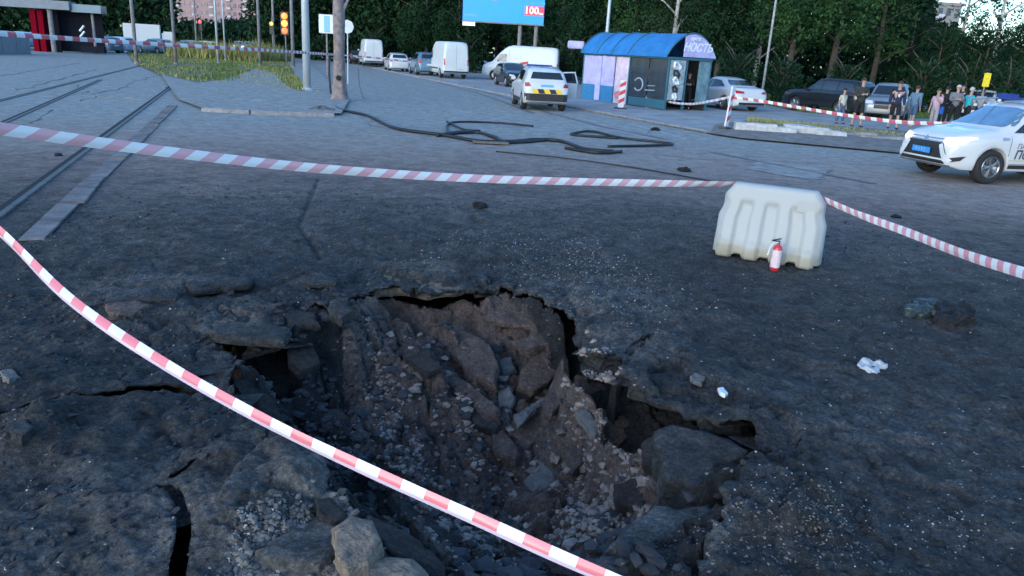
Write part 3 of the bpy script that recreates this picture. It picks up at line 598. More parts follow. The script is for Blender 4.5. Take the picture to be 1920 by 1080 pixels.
KINDS['van'] = dict(name='panel_van', L=5.9, W=2.0, wx=(1.95,-1.75), R=.35, z0=.33, roof=.86, cf=.5, taper=.12, cr=.15, mirror=(1.75,1.5),
 top=[(-2.95,.75),(-2.945,1.6),(-2.93,2.35),(-2.86,2.54),(-2.5,2.6),(.6,2.62),(1.05,2.5),(1.6,2.02),(2.15,1.38),(2.7,1.18),(2.88,1.02),(2.95,.8)],
 belt=[(-2.95,.72),(-2.9,1.3),(1.9,1.3),(2.3,1.2),(2.8,1.0),(2.95,.7)],
 decals=[('side_window','S',[(1.95,1.42),(1.5,1.96),(1.02,1.98),(1.02,1.38)],M_glass),('windshield','F',[(-.8,1.42),(.8,1.42),(.72,2.08),(-.72,2.08)],M_glass),
  ('rear_door_gap','B',gapl(-.006,.006,.6,2.4),M_gap),('tail_light','B',gapl(.84,.93,.95,1.4),M_tail),('tail_light','B',gapl(-.93,-.84,.95,1.4),M_tail),('rear_bumper','B',gapl(-.92,.92,.42,.55),M_black),('number_plate','B',gapl(-.55,-.1,.64,.75),M_lamp),
  ('headlight','F',[(.5,.85),(.9,.9),(.88,1.1),(.6,1.02)],M_lamp),('headlight','F',[(-.5,.85),(-.6,1.02),(-.88,1.1),(-.9,.9)],M_lamp),('grille','F',gapl(-.5,.5,.6,.92),M_black),
  ('panel_gap','S',gapl(.85,.86,.5,2.3),M_gap),('side_trim','S',gapl(-1.2,1.3,.62,.72),M_black)])
def hd(fx, fy): return math.atan2(fy, fx)
M_silver = mat('silver_paint', (.30,.33,.35), .3, .5, var=.05, coat=.5); M_darkp = mat('black_car_paint', (.012,.014,.016), .2, var=.1, coat=.6); M_bluep = mat('slate_blue_paint', (.13,.22,.30), .3, .3, var=.1, coat=.5)
M_vanw = mat('van_white', (.64,.68,.68), .4, var=.05, scale=1.5, coat=.2); M_redp = mat('red_car_paint', (.4,.03,.03), .3, var=.1, coat=.5); M_paleb = mat('pale_blue_paint', (.42,.55,.68), .3, .2, var=.1, coat=.4)
# nearest police car on the right
PS = Vector((9.85, 15.95, 0)); hs = hd(-.97,-.24); f_ = Vector((math.cos(hs), math.sin(hs), 0)); l_ = Vector((-f_.y, f_.x, 0))
# front left wheel (visible side is the car's left) stands at PS
org = PS - f_*1.38 - l_*.80
suv, bvS, bodyS = vehicle('suv', (org.x, org.y, .008), hs, 'white police SUV with lit headlights at the right edge of the road', 'police car', M_white)
M_hl = mat('lit_headlight', (.9,.85,.7), .2, emis=(1,.70,.30), es=5); M_hl2 = mat('lit_indicator', (.9,.6,.2), .2, emis=(1,.55,.08), es=2)
for s in (1,-1):
    pl = [(.50,.80),(.70,.79),(.80,.84),(.845,.93),(.70,.915),(.53,.885)]; pl = pl if s > 0 else sym(pl)
    h_ = link('headlight', decal(bvS, pl, 'F', .014, .05), M_hl, suv)
    q_ = [(.48,.81),(.6,.80),(.6,.88),(.5,.88)]; q_ = q_ if s > 0 else sym(q_); link('indicator', decal(bvS, q_, 'F', .020, .05), M_hl2, h_)
    q_ = [(.42,.74),(.50,.78),(.62,.60),(.74,.46),(.70,.40),(.60,.42),(.50,.58)]; q_ = q_ if s > 0 else sym(q_); link('chrome_blade', decal(bvS, q_, 'F', .022, .05), M_white, suv)
    q_ = [(.70,.50),(.84,.56),(.80,.46),(.72,.42)]; q_ = q_ if s > 0 else sym(q_); fl = link('fog_lamp_recess', decal(bvS, q_, 'F', .015, .04), M_black, suv)
    MB().tube([(1.0,s*.45,1.68),(.2,s*.48,1.73),(-1.4,s*.48,1.69)], .018, 6).obj('roof_rail', M_silver, suv)
link('chrome_strip', decal(bvS, gapl(-.5,.5,.79,.815), 'F', .02), M_chrome, suv); link('chrome_strip', decal(bvS, gapl(-.48,.48,.845,.87), 'F', .02), M_chrome, suv)
link('bumper_lip', decal(bvS, gapl(-.72,.72,.335,.36), 'F', .03), M_chrome, suv)
pb = link('number_plate', decal(bvS, gapl(-.30,.22,.54,.66), 'F', .03), mat('plate_sky_blue', (.03,.28,.70), .4, var=.05), suv)
for q_, dgt in enumerate('0595'): link('digit', text_on(bvS, dgt, .09, -.16+.08*q_, .60, 'F', False, off=.045), M_white, pb)
for a in (90,210,330):
    c = (0+.032*math.cos(math.radians(a)), .845+.032*math.sin(math.radians(a))); d1 = (math.cos(math.radians(a)), math.sin(math.radians(a)))
    r_ = .032; dd = [(c[0]+d1[0]*r_, c[1]+d1[1]*r_), (c[0]-d1[1]*r_*.6, c[1]+d1[0]*r_*.6), (c[0]-d1[0]*r_, c[1]-d1[1]*r_), (c[0]+d1[1]*r_*.6, c[1]-d1[0]*r_*.6)]
    link('badge', decal(bvS, dd, 'F', .035), M_chrome, suv)
M_text = mat('dark_blue_lettering', (.03,.05,.09), .5, var=.05); M_text2 = mat('violet_lettering', (.2,.25,.5), .5, var=.05)
link('lettering', text_on(bvS, 'ПАТРУЛЬНА', .15, .40, .80, 'L', True, .15), M_text, suv)
link('lettering', text_on(bvS, 'ПОЛІЦІЯ', .25, .32, .62, 'L', True, .15, .006), M_text, suv)
link('unit_number', text_on(bvS, '0595', .09, 1.17, .935, 'L', True, 0, .002), M_text2, suv)
lb = MB().box((.1,0,1.735), (.28,1.1,.06)).box((.1,.35,1.79), (.24,.38,.09)).box((.1,-.35,1.79), (.24,.38,.09)).obj('light_bar', mat('blue_lens', (.02,.05,.25), .15), suv, bevel=.02)
link('gold_stripe', decal(bvS, gapl(-.9,.98,.50,.515), 'L', .007), mat('gold_stripe', (.55,.45,.2), .4), suv)
M_seat = mat('pale_headrest', (.30,.42,.52), .6, var=.1)
# police crossover seen from behind, right front door standing open
pR, pL = G(1048,208), G(990,205); dc = (pL+pR)/2; hdg = hd(-.14,.99)
fd = Vector((math.cos(hdg), math.sin(hdg), 0)); org2 = dc + fd*1.33
du, bvD, bodyD = vehicle('duster', (org2.x-.05, org2.y, .008), hdg, 'white police crossover with yellow rear patches and an open door', 'police car', M_white)
MB().box((0.1,0,1.67), (.26,1.05,.07)).obj('light_bar', MATS['blue_lens'], du, bevel=.02)
for s in (1,-1): MB().tube([(.2,s*.55,1.64),(-1.3,s*.55,1.63)], .02, 6).obj('roof_rail', M_silver, du)
R_ = Matrix.Rotation(math.radians(58), 3, 'Z'); hinge = Vector((.92,-.88,0))
dm = MB()
def dpt(x, z, t=0): v = R_ @ Vector((x, t, 0)); return hinge+v+Vector((0,0,z))
out = [(0,.42),(-.98,.42),(-1.0,.95),(-.95,1.1),(-.78,1.46),(-.45,1.44),(-.05,1.08),(0,.95)]
def door_frame(t0, t1, outl, inl=None): return [dpt(x,z,t0) for x, z in outl]
lower = [(0,.42),(-.98,.42),(-1.0,1.02),(0,1.02)]
n = 4; dm.add([dpt(x,z,0) for x,z in lower]+[dpt(x,z,.07) for x,z in lower], [(0,1,2,3),(7,6,5,4),(0,4,5,1),(1,5,6,2),(2,6,7,3),(3,7,4,0)])
dm.tube([dpt(0,1.02,.035), dpt(-.35,1.42,.035), dpt(-.85,1.46,.035), dpt(-1.0,1.02,.035)], .035, 6)
dr = dm.obj('door', M_white, du)
MB().add([dpt(x,z,-.006) for x,z in [(-.05,.47),(-.93,.47),(-.95,.97),(-.05,.97)]], [(0,1,2,3)]).obj('door_lining', M_black, dr)
MB().add([dpt(x,z,.03) for x,z in [(-.05,1.02),(-.97,1.02),(-.83,1.43),(-.36,1.40)]], [(0,1,2,3)]).obj('door_window', M_glass, dr)
# other traffic and parked vehicles:  (kind, ground pixel, heading vector, paint, label, category, scale)
def put(kind, px, py, f, paint, label, cat, sc=1, anchor=None, lift=.055, group='cars parked along the street'):
    p = G(px, py); h = hd(*f); r, b_, bd = vehicle(kind, (p.x, p.y, lift), h, label, cat, paint, group); r.scale = (sc,)*3; return r
put('van', 838, 146, (-.32,.95), M_vanw, 'tall white panel van parked with its closed back doors to us', 'van', 1.0)
put('hatch', 796, 141, (-.32,.95), M_bluep, 'small slate and white car half hidden left of the tall white van', 'car', 1.15)
put('van', 695, 124, (-.30,.95), M_vanw, 'white van farthest up the street in the parked row', 'van', 1.0)
put('hatch', 743, 134, (-.30,.95), M_white, 'small white hatchback parked between two white vans', 'car', 1.0)
put('hatch', 668, 120, (-.30,.95), M_darkp, 'dark car parked beyond the farther white van', 'car', 1.0)
put('van', 975, 153, (-1,.10), M_vanw, 'white long van side-on behind the police crossover', 'van', 1.0)
put('sedan', 1352, 204, (-.35,.94), M_white, 'white sedan parked right of the blue kiosk', 'car', 1.04)
put('bigsuv', 1548, 214, (-.55,.83), M_darkp, 'black off-road car parked under the trees behind the striped tape', 'car', .95)
r1 = put('bigsuv', 1660, 226, (-.50,-.86), M_silver, 'silver off-road car facing us behind the bystanders', 'car', .92)
put('hatch', 1835, 222, (-.7,-.7), M_white, 'white car behind the roof of the lit police SUV', 'car', 1.0)
put('hatch', 1915, 222, (-.7,-.7), M_darkp, 'dark car at the right edge behind the police SUV', 'car', 1.0)
put('hatch', 960, 163, (.3,-.95), M_darkp, 'dark car ahead of the police crossover by the striped panel', 'car', .95)
for i, (px, py, pt, lb_) in enumerate([(8,66,M_paleb,'pale blue car at the far left edge behind the grey wall'),(38,64,M_paleb,'blue car beyond the grey wall next to the red booth'),(190,80,M_bluep,'blue car just right of the tram shelter'),(222,80,M_paleb,'pale car second right of the tram shelter'),
   (290,78,M_bluep,'blue car in the far parking row right of the white box truck'),(350,76,M_bluep,'blue car beside the red lights on the far side'),(382,78,M_white,'white car at the right end of the far parking row')]):
    p = PD(px, py, 66+i*3); r, _, _ = vehicle('hatch', (p.x, p.y, 0), hd(-.9,.4), lb_, 'car', pt, 'cars parked beyond the tram line')
    r.location.z = 0
for i, (px, lb_) in enumerate([(447,'oncoming car with lit headlights, leftmost in the distant queue'),(465,'oncoming car with lit headlights, middle of the distant queue'),(483,'oncoming car with lit headlights, nearest the posts in the distant queue')]):
    p = PD(px, 62, 120+i*4); r, bb, _ = vehicle('hatch', (p.x, p.y, .01), hd(.3,-.95), lb_, 'car', M_bluep, 'oncoming cars far up the street')
    for ch in list(r.children):
        if ch.name.startswith('headlight'): ch.data.materials.clear(); ch.data.materials.append(M_hl)
# box truck far left
p = PD(268, 74, 95); bt = empty('box_truck', (p.x,p.y,0), 'white box truck in the far parking row', 'truck', rz=.4)
MB().box((0,0,1.9), (4.2,2.1,2.3)).obj('cargo_box', M_vanw, bt, bevel=.05); MB().box((3.0,0,1.35), (1.5,2.0,1.9)).obj('cab', M_vanw, bt, bevel=.2)
MB().box((3.35,0,1.75), (.86,1.9,.6)).obj('cab_window', M_glass, bt, bevel=.05)
for x in (-1.3,2.8):
    for s in (-.9,.9):
        wh = link('wheel', WM[.35][0] if .35 in WM else WM[.34][0], None, bt); wh.location = (x,s,.35)
# ---------------- kiosk with the barrel roof ----------------
KC = G(1245,209); KC = Vector((KC.x,KC.y,.05)); K2 = G(1090,187); ku = (Vector((K2.x,K2.y,.05))-KC); KL = ku.length; ku.normalize(); kv = Vector((ku.y,-ku.x,0)); KW = 2.45; EH = 2.28; VH = 1.0
ks = empty('kiosk', KC, 'bus-stop kiosk with blue barrel roof and lavender gable sign', 'kiosk', rz=math.atan2(ku.y,ku.x))
# local: x along ku, y = -kv direction (left of ku) ; gable at x=0
yd = -1
M_kblue = mat('kiosk_blue', (.02,.18,.46), .6, var=.3, scale=1.3, bump=.1, bscale=8); M_klav = mat('kiosk_lavender', (.46,.44,.72), .6, var=.25, scale=1.6); M_kteal = mat('kiosk_teal_frame', (.03,.12,.17), .5, var=.2)
M_kpink = mat('kiosk_pink_panel', (.62,.50,.60), .6, var=.3, scale=2); M_kbase = mat('kiosk_base_blue', (.03,.20,.40), .6, var=.2); M_kglass = mat('kiosk_glass', (.03,.045,.06), .12, var=.4, scale=3, spec=.8)
M_poster = mat('torn_poster', (.5,.56,.6), .7, var=.5, scale=6, col2=(.1,.16,.18)); M_kint = mat('kiosk_interior', (.03,.035,.04), .9, var=.3)
def L2(x, y, z): return (x, yd*y, z)
def kbox(name, x0, x1, y0, y1, z0, z1, m, par=None, bev=0): return MB().box(((x0+x1)/2, yd*(y0+y1)/2, (z0+z1)/2), (abs(x1-x0), abs(y1-y0), z1-z0)).obj(name, m, par or ks, bevel=bev)
def vault_z(t): return EH+.02+VH*math.sin(math.pi*t)**.75
segs = [(0.0,.42*KL),(.425*KL,.62*KL),(.625*KL,.80*KL),(.805*KL,KL+.1)]
for a, b_ in segs:
    mb = MB(); n = 14; ov = .18
    for x in (a, b_):
        for i in range(n+1):
            t = i/n; mb.v.append((x, yd*(-ov+(KW+2*ov)*t), vault_z(t)))
        for i in range(n+1):
            t = i/n; mb.v.append((x, yd*(-ov+(KW+2*ov)*t), vault_z(t)-.05))
    m1 = 2*(n+1)
    for i in range(n):
        mb.f += [(i,i+1,m1+i+1,m1+i),(n+1+i,m1+n+1+i,m1+n+2+i,n+2+i),(i,n+1+i,n+2+i,i+1),(m1+i,m1+i+1,m1+n+2+i,m1+n+1+i)]
    mb.f += [(0,m1,m1+n+1,n+1),(n,2*n+1,m1+2*n+1,m1+n)]
    mb.obj('roof_panel', M_kblue, ks)
for x in (0,.422*KL,.622*KL,.802*KL,KL+.1):
    MB().tube([(x, yd*(-.18+(KW+.36)*i/14), vault_z(i/14)+.015) for i in range(15)], .035, 6).obj('roof_rib', M_kteal, ks)
# gable sign: lavender lunette, cut away at its left where the dark attic shows
pts = [(-.05, yd*(.62+(KW-.62+.1)*0), EH+.02)]
gl = [(KW*.30,EH+.03)]+[(-.18+(KW+.36)*t, vault_z(t)-.03) for t in np.linspace(.33,.985,12)]+[(KW+.12,EH+.03)]
n = len(gl); mb = MB(); mb.add([(-.06,yd*y,z) for y,z in gl]+[(-.0,yd*y,z) for y,z in gl], [tuple(range(n)), tuple(range(n,2*n))[::-1]]+[(i,(i+1)%n,n+(i+1)%n,n+i) for i in range(n)])
gs = mb.obj('gable_sign', M_klav, ks)
tm = text_mesh('НОСТЬ', .48, .01, .3, .012); tm.transform(Matrix.Translation((-.075, yd*(KW*.60), EH+.42)) @ Matrix(((0,0,-1,0),(yd,0,0,0),(0,1,0,0),(0,0,0,1)))); link('sign_lettering', tm, mat('sign_white', (.75,.8,.88), .5, var=.05), gs)
tm = text_mesh('сучас', .20, .01, .2, .01); tm.transform(Matrix.Translation((-.075, yd*(KW*.52), EH+.80)) @ Matrix(((0,0,-1,0),(yd,0,0,0),(0,1,0,0),(0,0,0,1)))); link('sign_lettering', tm, MATS['sign_white'], gs)
kbox('eave_beam', -.05, KL, -.06, .02, EH-.10, EH, M_kteal); kbox('eave_beam', -.06, .0, .0, KW, EH-.10, EH, M_kteal)
for x, y in ((.03,.03),(.03,KW-.03),(.03,KW*.42),(.42*KL,.0),(.62*KL,.03),(KL-.03,.03),(KL-.03,KW-.03)): kbox('post', x-.04, x+.04, y-.04, y+.04, 0, EH, M_kteal)
kbox('back_wall', 0, KL, KW-.06, KW-.02, 0, EH, M_kint); kbox('partition_wall', .40*KL, .41*KL, .06, KW-.06, 0, EH, M_kint)
kbox('glass_pane', .06, .20*KL, .0, .02, .45, EH-.12, M_kglass); kbox('glass_pane', .21*KL, .405*KL, .0, .02, .45, EH-.12, M_kglass)
kbox('low_panel', .06, .405*KL, .0, .03, .04, .43, M_kteal)
kbox('pink_panel', .42*KL, .58*KL, -.035, .03, .02, EH-.12, M_kpink)
sg = MB()
for i in range(7): x = .45*KL+i*.11; sg.tube([(x,.045,.15+.02*i),(x+.12,.045,.45),(x-.03,.045,.8-.04*i)], .02, 5)
sg.obj('red_graffiti', mat('red_graffiti_paint', (.6,.12,.14), .6), ks)
kbox('lavender_panel', .60*KL, .78*KL, -.02, .03, .78, EH-.12, M_klav); kbox('lavender_panel', .80*KL, KL-.05, -.02, .03, .78, EH-.12, M_klav)
kbox('lavender_pilaster', .755*KL, .82*KL, -.06, -.03, .05, EH-.12, M_klav)
kbox('base_panel', .60*KL, KL-.02, -.015, .03, .0, .775, M_kbase)
kbox('gable_poster', -.02, .02, .08, KW*.38, .45, EH-.12, M_poster); kbox('glass_pane', -.012, .008, KW*.70, KW-.07, .3, EH-.12, mat('dirty_glass', (.14,.24,.28), .2, var=.4, scale=3))
for q_, (x, z, w, h_) in enumerate(((.05*KL,1.45,.5,.6),(.13*KL,1.5,.45,.5),(.24*KL,1.4,.7,.8),(.34*KL,1.55,.5,.5))):
    MB().box((x+.35, yd*.05, z), (w,.02,h_)).obj('window_poster', mat('faded_poster_%d' % q_, [(.10,.13,.18),(.16,.12,.13),(.08,.11,.13),(.18,.19,.2)][q_], .7, var=.5, scale=9), ks)
kbox('bench', .3, .38*KL, KW-.6, KW-.2, .42, .48, M_kteal)
# swoosh on the glass
sw = MB()
sw.tube([(.30*KL+.32*math.cos(a), .028, 1.0+.28*math.sin(a)) for a in np.linspace(.6, 5.6, 18)], .035, 5).tube([(.12*KL,.028,.8),(.22*KL,.028,.78)], .03, 5).tube([(.12*KL,.028,1.0),(.20*KL,.028,.98)], .02, 5)
sw.obj('white_graffiti', mat('pale_graffiti', (.35,.42,.48), .6), ks)
for i in range(5):
    a = random.uniform(0,6); MB().tube([(-.03,yd*(.45+.22*math.sin(k*1.1+a)*(.5+.1*i)),.6+.33*i+.15*math.cos(k*1.3+a)) for k in range(7)], [.02,.05,.07,.04,.07,.05,.02], 6).obj('poster_scrawl', M_kint if i % 2 else MATS['sign_white'], ks)
# hanging lavender sign box left of kiosk
p = PD(1080, 84, 43); sb = empty('projecting_sign', (p.x,p.y,0), 'small lavender sign box on a post left of the kiosk roof', 'sign')
MB().tube([(.55,.1,0),(.55,.1,p.z)], .04, 8).obj('post', M_kteal, sb); MB().box((0,0,p.z), (.95,.15,.42)).obj('sign_box', M_klav, sb, bevel=.04)
tm = text_mesh('МОБІ', .24, .004, .2); tm.transform(Matrix.Translation((0,-.085,p.z)) @ Matrix.Rotation(math.pi/2,4,'X')); link('sign_lettering', tm, MATS['sign_white'], sb)
# ---------------- marker posts, kerb rubble ----------------
M_wp = mat('white_plastic', (.70,.74,.76), .5, var=.06, scale=4); M_redr = mat('red_reflective', (.65,.05,.06), .5, var=.1)
def marker(px, py, label, lean, h=1.15, D=None, rz=0):
    p = G(px, py); r = empty('marker_post', (p.x,p.y,.0), label, 'marker post', 'red and white marker posts', rz); r.rotation_euler = (0, lean, rz)
    MB().box((0,0,.05), (.55,.32,.1)).obj('rubber_base', M_black, r, bevel=.03); MB().box((0,0,.1+h/2), (.26,.05,h)).obj('board', M_wp, r, bevel=.02)
    for k in range(3):
        z = .25+k*.34; MB().add([(x,-.032,zz) for x,zz in ((-.125,z),(.125,z+.14),(.125,z+.30),(-.125,z+.16))], [(0,1,2,3)]).obj('red_band', M_redr, r)
marker(1163,206,'striped marker post standing in front of the kiosk panel', .02)
marker(1360,244,'leaning striped marker post holding the tape beside the kerb', math.radians(8), 1.35, rz=.9)
p = G(978,163); rb = empty('striped_panel', (p.x,p.y,.05), 'red and white chevron panel beside the dark car', 'road sign')
MB().box((0,0,.95), (.7,.05,1.3)).obj('board', M_wp, rb, bevel=.02); MB().box((0,0,.15), (.5,.4,.2)).obj('base', M_black, rb)
for k in range(4): MB().add([(x,-.03,z) for x,z in ((-.34,.4+k*.3),(.34,.55+k*.3),(.34,.70+k*.3),(-.34,.55+k*.3))], [(0,1,2,3)]).obj('red_band', M_redr, rb)
p = G(1216,204); tag(MB().lathe([(.001,0),(.19,.0),(.22,.1),(.22,.42),(.18,.52),(.001,.56)], 18).obj('concrete_bollard', M_kerb2, None, True, (p.x,p.y,.05)), 'short round pale bollard in front of the kiosk glass', 'bollard')
for i, (a, b_, w, h, lb_) in enumerate([(1415,247,1.35,.30,'leftmost pale kerb block of the broken row by the marker post'),(1462,250,1.0,.22,'low second kerb block from the marker post'),(1510,252,1.5,.30,'third pale kerb block, long, in the broken row'),(1555,256,1.0,.22,'small tilted kerb block right of the long pale one'),
     (1600,256,1.4,.14,'low dark-topped kerb piece in front of the bystanders'),(1655,262,1.5,.12,'last flat kerb piece near the police SUV')]):
    p = G(a,b_); bm = bmesh.new(); bmesh.ops.create_cube(bm, size=1); bmesh.ops.scale(bm, vec=(w,.45,h), verts=bm.verts); bmesh.ops.subdivide_edges(bm, edges=bm.edges, cuts=4, use_grid_fill=True)
    for v in bm.verts: v.co += mnoise.noise_vector(v.co*5+Vector((i*9,0,0)))*.055
    me = bpy.data.meshes.new('k'); bm.to_mesh(me); bm.free(); o = link('kerb_block', me, M_kerb2 if i < 4 else M_kerb); o.location = (p.x,p.y,h*.42); o.rotation_euler = (random.uniform(-.08,.08), random.uniform(-.06,.06), -.12+random.uniform(-.1,.1)); tag(o, lb_, 'kerb block', 'broken kerb blocks')
dirt = [G(1330,253), G(1390,262), G(1690,290), G(1720,275), G(1700,248), G(1560,238), G(1400,228), G(1340,236)]
tag(link('dirt_strip', me_from([(v.x,v.y,.054) for v in dirt], [tuple(range(len(dirt)))]), M_dirt), kind='structure')
# ---------------- barrier with extinguisher ----------------
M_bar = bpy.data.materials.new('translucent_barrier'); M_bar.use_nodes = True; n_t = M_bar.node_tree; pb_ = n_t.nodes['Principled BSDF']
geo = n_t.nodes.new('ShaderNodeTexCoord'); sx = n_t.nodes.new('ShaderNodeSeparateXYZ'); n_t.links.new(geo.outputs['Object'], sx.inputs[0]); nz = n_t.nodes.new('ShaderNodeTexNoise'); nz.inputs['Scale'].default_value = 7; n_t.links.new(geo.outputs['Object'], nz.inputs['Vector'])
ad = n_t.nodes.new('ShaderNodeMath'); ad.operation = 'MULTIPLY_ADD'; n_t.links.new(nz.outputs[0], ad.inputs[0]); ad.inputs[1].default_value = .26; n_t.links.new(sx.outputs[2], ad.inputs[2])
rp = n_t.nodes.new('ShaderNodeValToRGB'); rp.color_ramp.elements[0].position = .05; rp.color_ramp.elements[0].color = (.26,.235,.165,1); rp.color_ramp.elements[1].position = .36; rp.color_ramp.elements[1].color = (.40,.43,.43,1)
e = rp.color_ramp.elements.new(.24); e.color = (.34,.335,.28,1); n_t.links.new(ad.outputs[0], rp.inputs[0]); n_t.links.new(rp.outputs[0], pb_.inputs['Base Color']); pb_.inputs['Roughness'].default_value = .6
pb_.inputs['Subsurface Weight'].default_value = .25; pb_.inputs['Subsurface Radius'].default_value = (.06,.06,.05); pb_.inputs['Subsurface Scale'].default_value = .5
BL, BR_ = G(1338,468), G(1538,500); bc = (BL+BR_)/2; ba = math.atan2(BR_.y-BL.y, BR_.x-BL.x); BLn = (BR_-BL).length
bar = empty('water_barrier', (bc.x,bc.y,drop(bc.x,bc.y)[0]-.01), 'white ribbed water-filled plastic barrier right of the crater', 'barrier', rz=ba)
BH = .83; nx, nz_ = 90, 26; vs, fs = [], []
def bar_half(u, z):      # half depth of the barrier: wide foot, narrow top, vertical ribs cut into it
    t = z/BH; base = .23*(1-t)+.09*t if t > .22 else .24
    rib = .5+.5*math.cos(2*math.pi*(u*4.0)); rib = min(1, max(0, (rib-.25)*2.2)); fade = 1 if t < .74 else max(0, 1-(t-.74)/.05)
    return base-.042*rib*fade*(1-.2*t)
for side in (1,-1):
    for j in range(nz_+1):
        z = BH*j/nz_; t = z/BH; shr = 0 if t < .55 else (.04*(t-.55)/.12 if t < .67 else .04+.0*(t-.67)); shr += 0 if t < .84 else (t-.84)/.16*.10; shr += .02*t
        for i in range(nx+1):
            u = i/nx; x = (u-.5)*(BLn-2*shr*BLn*.5*1.6); e = min(u,1-u)*BLn; rnd = min(1, (e/.06)) ** .5 if e < .06 else 1
            y = bar_half(u, z)*(.35+.65*rnd)*(1 if t < .97 else .75); vs.append((x, side*-y, z-(.05 if (bar_half(u,0) < .2 and j == 0) else 0)*-1))
w_ = nx+1; half = w_*(nz_+1)
for j in range(nz_):
    for i in range(nx):
        a = j*w_+i; fs.append((a,a+1,a+w_+1,a+w_)); a += half; fs.append((a+1,a,a+w_,a+w_+1))
for i in range(nx):
    a = nz_*w_+i; fs.append((a,a+1,half+a+1,half+a)); fs.append((i+1,i,half+i,half+i+1))
for j in range(nz_):
    a = j*w_; fs.append((a+w_,half+a+w_,half+a,a)); a = j*w_+nx; fs.append((a,half+a,half+a+w_,a+w_))
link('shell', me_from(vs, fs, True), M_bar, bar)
MB().box((.36,-.115,.66), (.20,.02,.13)).obj('handle_recess', M_bar, bar, bevel=.02)
fe_p = G(1452,503); zf = drop(fe_p.x, fe_p.y)[0]
fe = empty('fire_extinguisher', (fe_p.x,fe_p.y,zf-.005), 'small red and pale fire extinguisher standing against the white barrier', 'fire extinguisher'); fe.scale = (.82,)*3
M_fer = mat('extinguisher_red', (.55,.03,.05), .3, var=.1, coat=.4); M_fel = mat('extinguisher_label', (.62,.42,.47), .5, var=.35, scale=25, col2=(.75,.68,.72))
MB().lathe([(.001,0),(.055,0),(.062,.01),(.062,.30),(.05,.335),(.022,.355),(.02,.375),(.001,.376)], 20).obj('cylinder', M_fer, fe, True)
MB().lathe([(.0635,.05),(.0635,.29)], 20).obj('paper_label', M_fel, fe, True)
MB().box((0,0,.39), (.03,.03,.04)).box((-.03,0,.425), (.12,.018,.014), M=Matrix.Rotation(-.25,3,'Y')).box((-.04,0,.405), (.10,.018,.012), M=Matrix.Rotation(.1,3,'Y')).obj('valve_handle', M_black, fe)
MB().tube([(0,-.01,.39),(-.08,-.03,.38),(-.12,-.05,.32),(-.14,-.06,.22)], .009, 6).obj('hose', M_wp, fe)
# ---------------- tapes ----------------
def tape_mat(name, pitch, slant, red=(.62,.06,.08), sh=.5, edge=-1):
    m = bpy.data.materials.new(name); m.use_nodes = True; n = m.node_tree; b = n.nodes['Principled BSDF']; uv = n.nodes.new('ShaderNodeUVMap'); s = n.nodes.new('ShaderNodeSeparateXYZ'); n.links.new(uv.outputs[0], s.inputs[0])
    a = n.nodes.new('ShaderNodeMath'); a.operation = 'MULTIPLY_ADD'; n.links.new(s.outputs[1], a.inputs[0]); a.inputs[1].default_value = slant; n.links.new(s.outputs[0], a.inputs[2])
    d = n.nodes.new('ShaderNodeMath'); d.operation = 'DIVIDE'; n.links.new(a.outputs[0], d.inputs[0]); d.inputs[1].default_value = pitch
    f = n.nodes.new('ShaderNodeMath'); f.operation = 'FRACT'; n.links.new(d.outputs[0], f.inputs[0]); g = n.nodes.new('ShaderNodeMath'); g.operation = 'GREATER_THAN'; n.links.new(f.outputs[0], g.inputs[0]); g.inputs[1].default_value = sh
    mx = n.nodes.new('ShaderNodeMix'); mx.data_type = 'RGBA'; n.links.new(g.outputs[0], mx.inputs[0]); mx.inputs[6].default_value = (*red,1); mx.inputs[7].default_value = (.74,.78,.80,1); e2 = n.nodes.new('ShaderNodeMath'); e2.operation = 'LESS_THAN'; n.links.new(s.outputs[1], e2.inputs[0]); e2.inputs[1].default_value = edge; m3 = n.nodes.new('ShaderNodeMix'); m3.data_type = 'RGBA'; n.links.new(e2.outputs[0], m3.inputs[0]); n.links.new(mx.outputs[2], m3.inputs[6]); m3.inputs[7].default_value = (.62,.50,.60,1); n.links.new(m3.outputs[2], b.inputs['Base Color'])
    b.inputs['Roughness'].default_value = .3; b.inputs['Coat Weight'].default_value = .3
    return m
def tape(pts, width, m, label, tilt=(0,), name='barrier_tape', group=None, n=120, curl=.12):
    P = [PD(*p) if len(p) == 3 and not isinstance(p, Vector) else Vector(p) for p in pts]
    def cat(t):
        s = t*(len(P)-1); i = min(int(s), len(P)-2); f = s-i; p0 = P[max(i-1,0)]; p1 = P[i]; p2 = P[i+1]; p3 = P[min(i+2,len(P)-1)]
        return .5*((2*p1)+(p2-p0)*f+(2*p0-5*p1+4*p2-p3)*f*f+(3*p1-p0-3*p2+p3)*f**3)
    vs, fs, uvs = [], [], []; Ln = 0; prev = None
    for i in range(n+1):
        t = i/n; c = cat(t); tn = (cat(min(1,t+.005))-cat(max(0,t-.005))).normalized()
        if prev is not None: Ln += (c-prev).length
        prev = c.copy(); tl = np.interp(t, np.linspace(0,1,len(tilt)), tilt) + curl*math.sin(Ln*2.7)+.05*math.sin(Ln*9)
        up = Vector((0,0,1)); up = (up-tn*up.dot(tn)).normalized(); sd_ = tn.cross(up); w = up*math.cos(tl)+sd_*math.sin(tl); bend = up.cross(tn)*0
        nrm = tn.cross(w)
        for k, vv_ in enumerate((-.5,-.17,.17,.5)):
            vs.append(c+w*width*vv_+nrm*width*.10*(1-(vv_*2)**2)); uvs.append((Ln, vv_*width+width/2))
    for i in range(n):
        for k in range(3): a = i*4+k; fs.append((a,a+1,a+5,a+4))
    me = me_from(vs, fs, True); ul = me.uv_layers.new(name='UVMap')
    for l in me.loops: ul.data[l.index].uv = uvs[l.vertex_index]
    return tag(link(name, me, m), label, 'tape', group)
